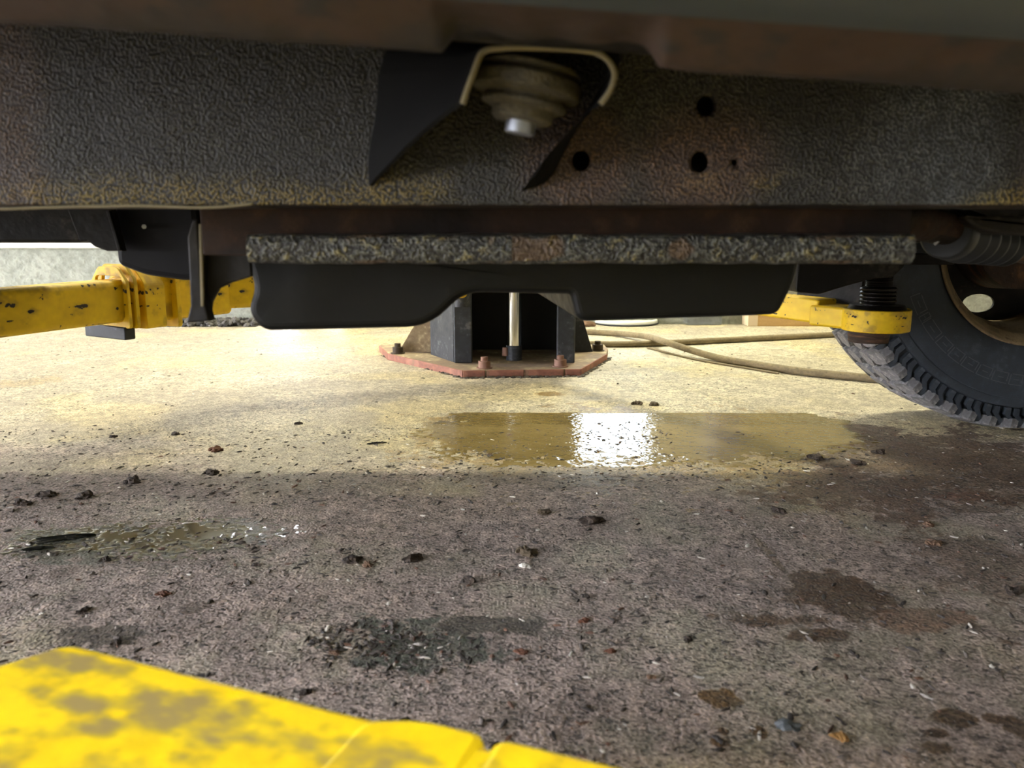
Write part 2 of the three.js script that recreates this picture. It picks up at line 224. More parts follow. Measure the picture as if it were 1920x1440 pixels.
{
  [DOOR, DOOR2].forEach(([z0, z1], i) => {
    const d = structure(new THREE.Group()); d.name = 'door_' + (i + 1); scene.add(d); d.userData.label = 'roll-up door coiled above ' + (i ? 'the narrower open doorway' : 'the wide open doorway');
    mesh('door_coil', rod(V(LEFT + 0.2, 2.92, z0), V(LEFT + 0.2, 2.92, z1), 0.19, 0.19, 32), M.frame, d);
    for (const z of [z0 + 0.03, z1 - 0.03]) mesh('door_track', box(0.07, 2.74, 0.05, LEFT + 0.035, 1.37, z), M.steel, d);
  });
}
LAMPS.forEach((l, i) => {
  const t = thing('ceiling_lamp' + (i ? '_00' + i : ''), l.label, 'lamp');
  mesh('housing', box(l.w + 0.06, 0.05, l.d + 0.05, l.x, TOP - 0.026, l.z, 0.01), M.white, t);
  mesh('diffuser', box(l.w, 0.03, l.d, l.x, TOP - 0.064, l.z, 0.008), std({ color: 0xffffff, roughness: 0.6, emissive: l.color, emissiveIntensity: 4 }), t);
  const light = new THREE.RectAreaLight(l.color, l.power, l.w, l.d); light.name = 'tube_light'; light.position.set(l.x, TOP - 0.083, l.z); light.rotation.x = -Math.PI / 2; t.add(light);
});

// ------------------------------------------------------------------ the truck above
const truck = thing('pickup_truck', 'rusty pickup truck raised on a lift, seen from underneath its frame', 'truck');
const X = (px, depth) => at(px, 445, depth).x, Y = (py, depth) => at(960, py, depth).y;
{ // near frame rail: box section, undercoated web with bolt holes
  const y0 = 0.464, y1 = 0.600, z = -0.6;
  const holes = [[1088, 300, 17, 18], [1308, 303, 17, 19], [1314, 197, 17, 18]].map(([px, py, rx, ry]) => [X(px, 0.6), Y(py, 0.6), rx * 0.6 / FOCAL, ry * 0.6 / FOCAL]);
  const dot = [X(1372, 0.6), Y(304, 0.6), 0.0028];
  const undercoat = maps(2048, 512, (u, v) => {
    const x = mix(-0.5, 0.5, u), y = mix(0.45, 0.61, v), px = 960 + x * 2400, py = 445 - (y - EYE) * 2400;
    const wx = x + 0.003 * (fbm(x * 40, y * 40, 2) - 0.5), wy = y + 0.003 * (fbm(x * 40 + 9, y * 40, 2) - 0.5);
    const big = fbm(x * 9 + 4, y * 9, 4), c1 = cells(wx * 460, wy * 380), c2 = cells(wx * 800 + 5, wy * 640), ln0 = sm(0.62, 0.12, c1) * 0.7 + sm(0.6, 0.1, c2) * 0.45 * (0.5 + big), ln = ln0 * (0.35 + 1.3 * fbm(x * 150, y * 150 + 7, 3));
    let c = mix3([14, 14, 12], [76, 75, 62], Math.min(1, ln * (0.3 + 0.9 * big)));
    const rusty = Math.max(sm(0.075, 0.03, Math.hypot((x - holes[1][0]), (y - holes[1][1]) * 1.3) + 0.03 * (big - 0.5)), sm(0.06, 0.025, Math.hypot(x - holes[0][0], (y - holes[0][1]) * 1.1) + 0.03 * (big - 0.5)), 0.8 * sm(130, 60, px + 160 * (big - 0.5)), 0.7 * sm(1850, 1900, px + 130 * (big - 0.5)));
    c = mix3(c, mix3([36, 25, 21], [104, 78, 56], ln), 0.8 * rusty);
    const blue = sm(1560, 1700, px + 260 * (big - 0.5)) * sm(1900, 1800, px); c = mix3(c, mix3([36, 39, 41], [118, 126, 130], ln), 0.65 * blue);
    const moss = sm(310, 372, py + 70 * (fbm(x * 20, y * 10 + 4, 3) - 0.5)) * sm(0.25, 0.6, ln) * sm(0.38, 0.55, fbm(x * 11 + 60, y * 11, 3)); c = mix3(c, [136, 116, 46], 0.75 * moss);
    return [c[0], c[1], c[2], 0.52 + 0.2 * big, 0.2 + 0.6 * ln + 0.2 * big];
  }, THREE.MirroredRepeatWrapping);
  const mat = std({ ...undercoat, bumpScale: 0.0028 });
  const rail = new THREE.Group(); rail.name = 'frame_rail'; truck.add(rail);
  const web = new THREE.ExtrudeGeometry((() => { const s = new THREE.Shape([[-2.7, y0], [2.4, y0], [2.4, y1], [-2.7, y1]].map((p) => new THREE.Vector2(...p))); for (const [x, y, rx, ry] of [...holes, [dot[0], dot[1], dot[2], dot[2]]]) { const h = new THREE.Path(); h.absellipse(x, y, rx, ry, 0, Math.PI * 2); s.holes.push(h); } return s; })(), { depth: 0.005, bevelEnabled: true, bevelThickness: 0.003, bevelSize: 0.003, bevelOffset: -0.003, bevelSegments: 3, curveSegments: 24 });
  web.translate(0, 0, z - 0.008); { const p = web.attributes.position, uv = web.attributes.uv; for (let i = 0; i < p.count; i++) uv.setXY(i, p.getX(i) + 0.5, (p.getY(i) - 0.45) / 0.16); }
  mesh('web', web, mat, rail);
  mesh('inner_web', box(5.1, y1 - y0, 0.005, -0.15, (y0 + y1) / 2, z - 0.078), M.black, rail);
  mesh('bottom_flange', box(5.1, 0.006, 0.078, -0.15, y0 + 0.003, z - 0.04, 0.002), M.darkRust, rail);
  mesh('top_flange', box(5.1, 0.006, 0.078, -0.15, y1 - 0.003, z - 0.04, 0.002), M.grime, rail);
  const lip = [[0, 392], [120, 388], [260, 386], [390, 389], [470, 383]].map(([px, py]) => at(px, py, 0.597)); mesh('bottom_lip', tube(lip, 0.0011, 40, 8), M.edgeDirt, rail);
}
{ // far frame rail
  mesh('frame_rail', box(5.1, 0.15, 0.08, -0.15, 0.505, -1.49, 0.008), M.grime, truck);
}
{ // body mount: outrigger bracket on the rail with a rubber cushion and bolt
  const bracket = new THREE.Group(); bracket.name = 'body_mount'; truck.add(bracket);
  const front = [[868, 196], [876, 170], [888, 138], [905, 99], [940, 91], [1000, 90], [1080, 94], [1122, 101], [1142, 116], [1152, 138], [1146, 166], [1126, 196]].map(([a, b]) => at(a, b, 0.505));
  const back = [[700, 348], [699, 300], [712, 220], [724, 120], [760, 70], [900, 60], [1040, 60], [1130, 70], [1158, 110], [1125, 185], [1068, 258], [1026, 328], [982, 352]].map(([a, b]) => at(a, b, 0.599));
  const N = 44, K = 14, fc = new THREE.CatmullRomCurve3(front, false, 'catmullrom', 0.2), bc = new THREE.CatmullRomCurve3(back), grid = (off) => { const out = []; for (let j = 0; j <= K; j++) for (let i = 0; i <= N; i++) { const u = i / N, v = j / K, a = fc.getPoint(u), b = bc.getPoint(u), e = Math.pow(v, 1.35), p = V(mix(a.x, b.x, e), mix(a.y, b.y, Math.pow(v, 1.9)), mix(a.z, b.z, v)); const c = V(0.018, 0.49, p.z), n = p.clone().sub(c).normalize(); out.push(p.addScaledVector(n, off)); } return out; };
  const A = grid(0), B = grid(0.0035), pos = [], idx = []; for (const p of [...A, ...B]) pos.push(p.x, p.y, p.z);
  const W = N + 1, L = A.length; for (let j = 0; j < K; j++) for (let i = 0; i < N; i++) { const a = j * W + i, b = a + 1, c = a + W, d = c + 1; idx.push(a, c, b, b, c, d, a + L, b + L, c + L, b + L, d + L, c + L); }
  const seam = (a, b) => idx.push(a, b, a + L, b, b + L, a + L); for (let i = 0; i < N; i++) seam(i, i + 1); for (let j = 0; j < K; j++) { seam(j * W, (j + 1) * W); seam(j * W + N, (j + 1) * W + N); }
  const g = new THREE.BufferGeometry(); g.setAttribute('position', new THREE.Float32BufferAttribute(pos, 3)); g.setIndex(idx); const g2 = boxUV(g, 0.2); g2.computeVertexNormals(); mesh('bracket_arch', g2, M.shadeBlack, bracket);  // near-black colour stands in for shade on the bracket sides
  mesh('bracket_edge', tube(front.map((p) => p.clone().add(V(0, 0, 0.001))), 0.0019, 60, 8), M.edgeDirt, bracket);
  const c0 = at(994, 128, 0.548), c1 = at(972, 258, 0.548), H = c0.distanceTo(c1), s = 0.548 / FOCAL;
  const prof = [[0, 0], [86, 0], [92, 2], [92, 8], [86, 10], [78, 12], [80, 18], [96, 19], [98, 23], [98, 40], [95, 46], [84, 48], [74, 50], [70, 56], [76, 58], [76, 66], [66, 70], [56, 72], [56, 86], [50, 92], [0, 92]].map(([r, d]) => [r * s, H - d * s * 1.0]).reverse();
  mesh('mount_cushion', boxUV(along(lathe(prof, 40), c1, c0), 0.08), M.cushion, bracket);
  const bolt = new THREE.CylinderGeometry(27 * s, 28 * s, 34 * s, 6); bolt.rotateY(0.35); bolt.translate(0, 24 * s, 0); mesh('mount_bolt', along(bolt, c1, c0), M.brightBolt, bracket).userData.label = 'bright hexagonal bolt head';
}
{ // near rocker panel: rusted lower edge with a cut-out at the body mount, painted flank above
  const prof = [[0.424, 0.0], [0.420, -0.003], [0.414, -0.001], [0.402, 0.006], [0.386, 0.0135], [0.370, 0.020], [0.356, 0.030], [0.347, 0.046], [0.342, 0.075], [0.338, 0.15]];
  const cols = 240, pos = [], uv = [], idx = [], xs = []; for (let i = 0; i <= cols; i++) xs.push(mix(-1.6, 1.5, i / cols) * 1); const dense = []; for (let x = -1.6; x < -0.3; x += 0.05) dense.push(x); for (let x = -0.3; x < 0.32; x += 0.004) dense.push(x); for (let x = 0.32; x <= 1.5; x += 0.05) dense.push(x);
  const slope = (x) => 0.5335 - 0.066 * x, cut = (x) => { const px = 960 + x * FOCAL / 0.42; return 0.011 * sm(838, 862, px) * sm(1222, 1196, px) * (1 + 0.1 * Math.sin(px * 0.05)); };
  dense.forEach((x, i) => prof.forEach(([d, h], k) => { const c = cut(x) * (k < 3 ? 1 : k < 4 ? 0.55 : 0), wob = k < 3 ? 0.0016 * (fbm(x * 30, 3, 3) - 0.5) : 0; pos.push(x, slope(x) + h + c + wob, -d - c * 0.3); uv.push(x / 0.4, (0.45 - d + h) / 0.4); }));
  for (let i = 0; i < dense.length - 1; i++) for (let k = 0; k < prof.length - 1; k++) { const a = i * prof.length + k, b = a + 1, c = a + prof.length, d = c + 1; idx.push(a, c, b, b, c, d); }
  const split = (lo, hi) => { const g = new THREE.BufferGeometry(); g.setAttribute('position', new THREE.Float32BufferAttribute(pos, 3)); g.setAttribute('uv', new THREE.Float32BufferAttribute(uv, 2)); g.setIndex(idx.filter((_, n) => { const t = Math.floor(n / 6) % (prof.length - 1); return t >= lo && t < hi; })); g.computeVertexNormals(); return g; };
  const rocker = new THREE.Group(); rocker.name = 'rocker_panel'; truck.add(rocker);
  mesh('rusted_sill', split(0, 4), M.rocker, rocker).userData.label = 'brown rusted lower sill'; mesh('painted_flank', split(4, 9), M.paint, rocker).userData.label = 'grey painted flank above the sill';
  mesh('inner_sill', bar(V(-1.6, slope(-1.6) + 0.042, -0.452), V(1.5, slope(1.5) + 0.042, -0.452), 0.06, 0.05, 0.004), M.grime, rocker);
}
{ // body above the frame: only its underside and shade are seen
  mesh('floor_pan', box(5.0, 0.02, 1.36, -0.15, 0.665, -1.12), M.underbody, truck);
  mesh('rocker_panel', box(2.9, 0.16, 0.09, -0.75, 0.60, -1.755, 0.02), M.rust, truck);
  const arch = (z) => { const s = new THREE.Shape(); s.moveTo(-2.7, 0.60); s.lineTo(0.66, 0.60); s.absarc(1.18, 0.42, 0.55, Math.PI - 0.34, 0.34, true); s.lineTo(2.45, 0.60); s.lineTo(2.45, 1.05); s.lineTo(0.7, 1.12); s.lineTo(0.3, 1.68); s.lineTo(-1.4, 1.68); s.lineTo(-1.6, 1.1); s.lineTo(-2.7, 1.1); s.closePath(); const g = boxUV(new THREE.ExtrudeGeometry(s, { depth: 0.04, bevelEnabled: true, bevelThickness: 0.01, bevelSize: 0.01, bevelSegments: 2, curveSegments: 24 }), 0.4); g.translate(0, 0, z); return g; };
  mesh('body_side', arch(-0.36), M.paint, truck); mesh('body_side', arch(-1.83), M.paint, truck);
  mesh('roof', box(1.7, 0.05, 1.42, -0.55, 1.67, -1.09, 0.02), M.paint, truck); mesh('hood', box(1.85, 0.05, 1.42, 1.55, 1.06, -1.09, 0.02), M.paint, truck); mesh('cargo_bed', box(1.2, 0.05, 1.42, -2.1, 0.8, -1.09, 0.02), M.paint, truck);
  mesh('bumper', box(0.12, 0.2, 1.6, 2.5, 0.62, -1.09, 0.03), M.chrome, truck); mesh('bumper', box(0.12, 0.18, 1.6, -2.76, 0.6, -1.09, 0.03), M.chrome, truck);
}
{ // fuel tank with two deep lobes, its shield under the rail and hanger straps
  const tank = new THREE.Group(); tank.name = 'fuel_tank'; truck.add(tank);
  const d = 0.8, P = (px, py) => [X(px, d), Y(py, d)];
  const pts = [P(446, 440), P(1505, 440), P(1502, 520), P(1470, 590), P(1440, 592), P(1085, 604), P(1072, 552), P(868, 548), P(800, 614), P(480, 621), P(452, 585), P(470, 540)];
  const out = roundedOutline(pts, [0.01, 0.01, 0.06, 0.03, 0.02, 0.012, 0.004, 0.02, 0.05, 0.01, 0.012, 0.01]);
  const s = new THREE.Shape(out.map((p) => new THREE.Vector2(...p)));
  const g = new THREE.ExtrudeGeometry(s, { depth: 0.40, steps: 6, bevelEnabled: true, bevelThickness: 0.008, bevelSize: 0.008, bevelOffset: -0.008, bevelSegments: 4 }); g.translate(0, 0, -d - 0.408);
  { const p = g.attributes.position, xa = X(1078, d); for (let i = 0; i < p.count; i++) { const x = p.getX(i), y = p.getY(i), k = (-p.getZ(i) - d) / 0.4; if (x > 0.03 && x < 0.12) p.setX(i, x - 0.034 * k * sm(0.12, xa, x) * sm(0.392, 0.375, y)); } }
  mesh('tank_shell', boxUV(g, 0.4), M.tank, tank).userData.label = 'smooth black tank shell with two lobes';
  // shield: recessed rusty plate, then a lumpy rounded edge
  const x0 = X(380, 0.70), x1 = X(1705, 0.70);
  mesh('shield_plate', box(x1 - x0, 0.05, 0.006, (x0 + x1) / 2, 0.449, -0.70, 0.002), M.darkRust, tank);
  const edge = roundedOutline([[0.665, 0.4415], [0.70, 0.4435], [0.76, 0.430], [0.76, 0.4185], [0.668, 0.4175], [0.662, 0.428]], 0.006, 4);
  const e = new THREE.ExtrudeGeometry(new THREE.Shape(edge.map(([dd, h]) => new THREE.Vector2(dd, h))), { depth: X(1712, 0.67) - X(465, 0.67), steps: 60, bevelEnabled: false });
  { const p = e.attributes.position; for (let i = 0; i < p.count; i++) { const a = p.getX(i), b = p.getY(i), c = p.getZ(i), n = 0.003 * (fbm(c * 60, b * 200 + a * 50, 3) - 0.5); p.setXYZ(i, X(465, 0.67) + c, b + n, -a + n); } } 
  const eg = boxUV(e, 0.4); eg.computeVertexNormals(); mesh('shield_edge', eg, M.lumpy, tank).userData.label = 'rough crusted lower edge of the tank shield';
  const q = (px, py) => [X(px, 0.74), Y(py, 0.74)];
  mesh('shield_end', extrude([q(384, 440), q(470, 440), q(470, 518), q(430, 530), q(408, 540), q(392, 565), q(384, 600)], 0.004, 0.0012).translate(0, 0, -0.74), M.grime, tank);
  mesh('hanger_strap', extrude([q(366, 445), q(378, 412), q(388, 412), q(386, 545), q(396, 598), q(352, 602), q(362, 570), q(364, 520)], 0.012, 0.002).translate(0, 0, -0.735), M.grime, tank);
  mesh('strap_rib', bar(at(376, 420, 0.722), at(380, 575, 0.722), 0.003, 0.003, 0.001), M.edgeDirt, tank);
}
{ // running gear glimpsed at the left: gearbox crossmember with its bracket
  const m = new THREE.Group(); m.name = 'gearbox_crossmember'; truck.add(m);
  const d = 1.0, q = (px, py) => [X(px, d), Y(py, d)];
  mesh('crossmember_body', extrude(roundedOutline([q(211, 380), q(372, 380), q(372, 522), q(340, 527), q(262, 516), q(212, 497)], 0.008), 0.30, 0.008).translate(0, 0, -1.31), M.darkGrease, m);
  mesh('crossmember_bracket', extrude([q(150, 380), q(232, 380), q(246, 470), q(218, 470), q(196, 462), q(184, 452), q(170, 454)], 0.01, 0.002).translate(0, 0, -0.985), M.grime, m);
  mesh('bracket_rib', bar(at(204, 395, 0.965), at(226, 470, 0.965), 0.006, 0.004, 0.001), M.grime, m);
  mesh('crossmember_bolt', rod(at(270, 425, 0.995), at(270, 425, 0.975), 0.003, 0.003, 6), M.brightBolt, m);
}
{ // jacking bracket above the right lift pad
  const m = new THREE.Group(); m.name = 'spring_hanger'; truck.add(m); const d = 1.47, q = (px, py) => [X(px, d), Y(py, d)];
  mesh('hanger_body', extrude(roundedOutline([q(1500, 440), q(1705, 440), q(1702, 500), q(1682, 520), q(1640, 524), q(1590, 538), q(1545, 552), q(1500, 548)], 0.006), 0.09, 0.004).translate(0, 0, -d - 0.094), M.grime, m);
  mesh('hanger_arm', box(0.13, 0.022, 0.05, X(1735, 1.5), Y(486, 1.5), -1.53, 0.003), M.grime, m);
}
{ // tie rod with its bellows boot
  const m = new THREE.Group(); m.name = 'steering_boot'; truck.add(m);
  const a = at(1772, 438, 0.84), b = at(1888, 460, 0.97), len = a.distanceTo(b), prof = [[0, 0], [0.024, 0], [0.0268, 0.003], [0.0278, 0.02]]; const n = 5, pitch = (len - 0.024) / n;
  for (let k = 0; k < n; k++) { const y = 0.024 + k * pitch, R = 0.0292 - k * 0.0008; prof.push([R - 0.009, y + pitch * 0.12], [R - 0.0085, y + pitch * 0.32], [R, y + pitch * 0.55], [R + 0.0004, y + pitch * 0.72], [R - 0.003, y + pitch * 0.95]); } prof.push([0.018, len], [0, len]);
  mesh('bellows', along(lathe(prof, 48), a, b), M.boot, m).userData.label = 'ribbed black rubber boot';
  mesh('tie_rod', boxUV(rod(b.clone().lerp(a, 0.12), b.clone().add(b.clone().sub(a).multiplyScalar(2.2)), 0.019, 0.019, 28), 0.2), M.rust, m);
  mesh('rack_tube', boxUV(rod(a.clone().add(a.clone().sub(b).normalize().multiplyScalar(0.16)).add(V(0, 0.006, 0)), a.clone().lerp(b, 0.05).add(V(0, 0.006, 0)), 0.018, 0.018, 28), 0.2), M.darkRust, m);
  mesh('boot_clamp', rod(at(1752, 458, 0.815), at(1760, 452, 0.812), 0.0016, 0.0016, 8), M.brightBolt, m);
  mesh('control_arm', extrude(roundedOutline([[X(1806, 0.8), Y(404, 0.8)], [X(2100, 0.8), Y(404, 0.8)], [X(2100, 0.8), Y(446, 0.8)], [X(1880, 0.8), Y(438, 0.8)], [X(1838, 0.8), Y(428, 0.8)]], 0.006), 0.05, 0.003).translate(0, 0, -0.86), M.grime, m);
}
// far wheel on the floor
const wheel = new THREE.Group(); wheel.name = 'wheel'; truck.add(wheel); wheel.position.set(1.172, 0.43, -1.835); wheel.scale.setScalar(1.073);
{
  const R = 0.4, side = (p) => { const g = lathe(p, 120); g.rotateX(Math.PI / 2); return boxUV(g, 0.35); };
  const half = [[0.206, 0.100], [0.214, 0.108], [0.226, 0.117], [0.245, 0.125], [0.270, 0.130], [0.300, 0.1305], [0.3255, 0.1275], [0.3265, 0.1255], [0.3285, 0.1255], [0.3295, 0.1275], [0.3435, 0.1255], [0.3455, 0.1235], [0.3468, 0.113], [0.358, 0.1075], [0.372, 0.100], [0.380, 0.091], [0.385, 0.078], [0.3875, 0.04]];
  const prof = [...half.map(([r, z]) => [r, z]), ...half.slice().reverse().map(([r, z]) => [r, -z]), [0.2, -0.08], [0.2, 0.08], [0.206, 0.1]];
  const t = side(prof); t.computeVertexNormals; mesh('tire', t, M.rubber, wheel).userData.label = 'black all-terrain tire with chunky tread';
  // tread blocks: shoulder row and two centre rows on each half, zigzag edged
  const PITCHES = 52, step = Math.PI * 2 / PITCHES;
  const block = (outline, r0, r1) => {                              // outline in (arc angle in pitches, width z)
    const pos = [], idx = [], n = outline.length; for (const r of [r0, r1]) for (const [a, z] of outline) { const k = r === r1 ? 0.92 : 1, am = outline.reduce((s, q) => s + q[0], 0) / n, zm = outline.reduce((s, q) => s + q[1], 0) / n, an = (am + (a - am) * k) * step, zz = zm + (z - zm) * k, rad = r - (Math.abs(zz) > 0.075 ? (Math.abs(zz) - 0.075) * 0.22 : 0); pos.push(Math.cos(an) * rad, Math.sin(an) * rad, zz); }
    for (let i = 0; i < n; i++) { const j = (i + 1) % n; idx.push(i, j, n + i, j, n + j, n + i); } for (let i = 1; i < n - 1; i++) idx.push(n, n + i, n + i + 1);
    const g = new THREE.BufferGeometry(); g.setAttribute('position', new THREE.Float32BufferAttribute(pos, 3)); g.setIndex(idx); const q = boxUV(g, 0.2); q.computeVertexNormals(); return q;
  };
  const kinds = [
    block([[0.06, 0.068], [0.5, 0.062], [0.86, 0.07], [0.9, 0.085], [0.82, 0.112], [0.44, 0.116], [0.1, 0.111], [0.02, 0.09]], 0.380, 0.4005),
    block([[0.3, 0.016], [0.62, 0.008], [1.02, 0.018], [1.16, 0.036], [1.06, 0.054], [0.72, 0.060], [0.42, 0.052], [0.24, 0.034]], 0.383, 0.4005),
  ];
  const tread = std({ ...T.dusty, bumpScale: 0.0008 });
  for (let k = 0; k < PITCHES; k++) for (const kind of kinds) for (const s of [1, -1]) { const m = mesh('tread_block', kind, tread, wheel); m.rotation.z = k * step; if (s < 0) { m.rotation.set(0, Math.PI, k * step + 0.5 * step); } }
  const lug = (off) => { // raised dog-leg bar on the shoulder
    const path = [[0.3475, 0.26 + off], [0.364, 0.34 + off], [0.375, 0.66 + off], [0.390, 0.84 + off]], wd = 0.15, pos = [], idx = [], zs = [0.1195, 0.1145, 0.1085, 0.098];
    path.forEach(([r, a], i) => { for (const [da, dz] of [[-wd, -0.012], [-wd * 0.88, 0.0042], [wd * 0.88, 0.0042], [wd, -0.012]]) { const an = (a + da) * step; pos.push(Math.cos(an) * r, Math.sin(an) * r, zs[i] + dz); } });
    for (let i = 0; i < 3; i++) for (let k = 0; k < 4; k++) { const a = i * 4 + k, b = i * 4 + (k + 1) % 4, c = a + 4, d = b + 4; idx.push(a, b, c, b, d, c); } idx.push(0, 2, 1, 0, 3, 2, 12, 13, 14, 12, 14, 15);
    const g = new THREE.BufferGeometry(); g.setAttribute('position', new THREE.Float32BufferAttribute(pos, 3)); g.setIndex(idx); const q = boxUV(g, 0.2); q.computeVertexNormals(); return q;
  };
  const lugs = [lug(-0.22), lug(0.2)]; for (let k = 0; k < PITCHES; k++) for (const l of lugs) { const m = mesh('shoulder_lug', l, M.rubber, wheel); m.rotation.z = k * step; }
  // worn raised lettering: outlined strokes, too faint to read
  const stroke = (a0, a1, r0, r1) => { const pos = [], idx = [], n = 6; for (let i = 0; i <= n; i++) { const a = mix(a0, a1, i / n); for (const r of [r0, r1]) pos.push(Math.cos(a) * r, Math.sin(a) * r, (r < 0.3 ? 0.1312 : 0.1312 - (r - 0.3) * 0.12)); } for (let i = 0; i < n; i++) { const a = i * 2; idx.push(a, a + 1, a + 2, a + 1, a + 3, a + 2); } const g = new THREE.BufferGeometry(); g.setAttribute('position', new THREE.Float32BufferAttribute(pos, 3)); g.setIndex(idx); g.computeVertexNormals(); return g; };
  const letters = []; let ang = Math.PI * 1.12; for (const w of [0.16, 0.05, 0.17, 0.13, 0.12, 0.13, 0.12, 0.13, 0.11]) { const a = ang, b = ang + w * 0.9, t1 = 0.0016; letters.push(stroke(a, b, 0.296, 0.296 + t1), stroke(a + w * 0.12, b, 0.274, 0.274 + t1), stroke(a, a + 0.007, 0.276, 0.2976), stroke(b - 0.007, b, 0.274, 0.292), stroke(a + w * 0.3, b - w * 0.25, 0.285, 0.285 + t1)); ang += w; }
  mesh('raised_lettering', mergeGeometries(letters.map((g) => { g.deleteAttribute('uv'); return g; })), std({ color: 0x4a4e52, roughness: 0.6 }), wheel);
  // steel rim seen from inside: lip, barrel, disc with vent holes
  mesh('rim', side([[0.196, 0.060], [0.197, 0.085], [0.199, 0.094], [0.206, 0.099], [0.213, 0.106], [0.2155, 0.112], [0.213, 0.115], [0.208, 0.112], [0.201, 0.102], [0.194, 0.096], [0.190, 0.088], [0.187, 0.06], [0.176, 0.03], [0.176, -0.06], [0.190, -0.10], [0.196, -0.10], [0.181, -0.06], [0.181, 0.03], [0.196, 0.060]]), M.rim, wheel);
  const discHoles = []; for (let k = 0; k < 3; k++) { const a = -Math.PI / 2 - 0.2 + k * Math.PI * 2 / 3; discHoles.push([Math.cos(a) * 0.141, Math.sin(a) * 0.141, 0.036, 0.021]); }
  const c = []; for (let k = 0; k < 64; k++) c.push([Math.cos(k / 64 * 2 * Math.PI) * 0.178, Math.sin(k / 64 * 2 * Math.PI) * 0.178]);
  mesh('wheel_disc', extrude(c, 0.006, 0, discHoles).translate(0, 0, -0.052), M.grime, wheel);
  mesh('brake_drum', rod(V(0, 0, -0.044), V(0, 0, 0.05), 0.104, 0.1, 40), M.rust, wheel);
  mesh('axle_tube', rod(V(0, 0, 0.05), V(0, 0, 0.5), 0.038, 0.038, 24), M.rust, wheel);
  mesh('shock_mount', bar(V(-0.14, 0.03, 0.06), V(0.3, -0.05, 0.12), 0.03, 0.035, 0.006), M.grime, wheel);
  mesh('brake_hose', tube([V(-0.11, 0.09, 0.08), V(-0.05, 0.03, 0.1), V(0.05, -0.01, 0.12), V(0.2, -0.03, 0.14)], 0.006, 30, 10), M.boot, wheel);
}

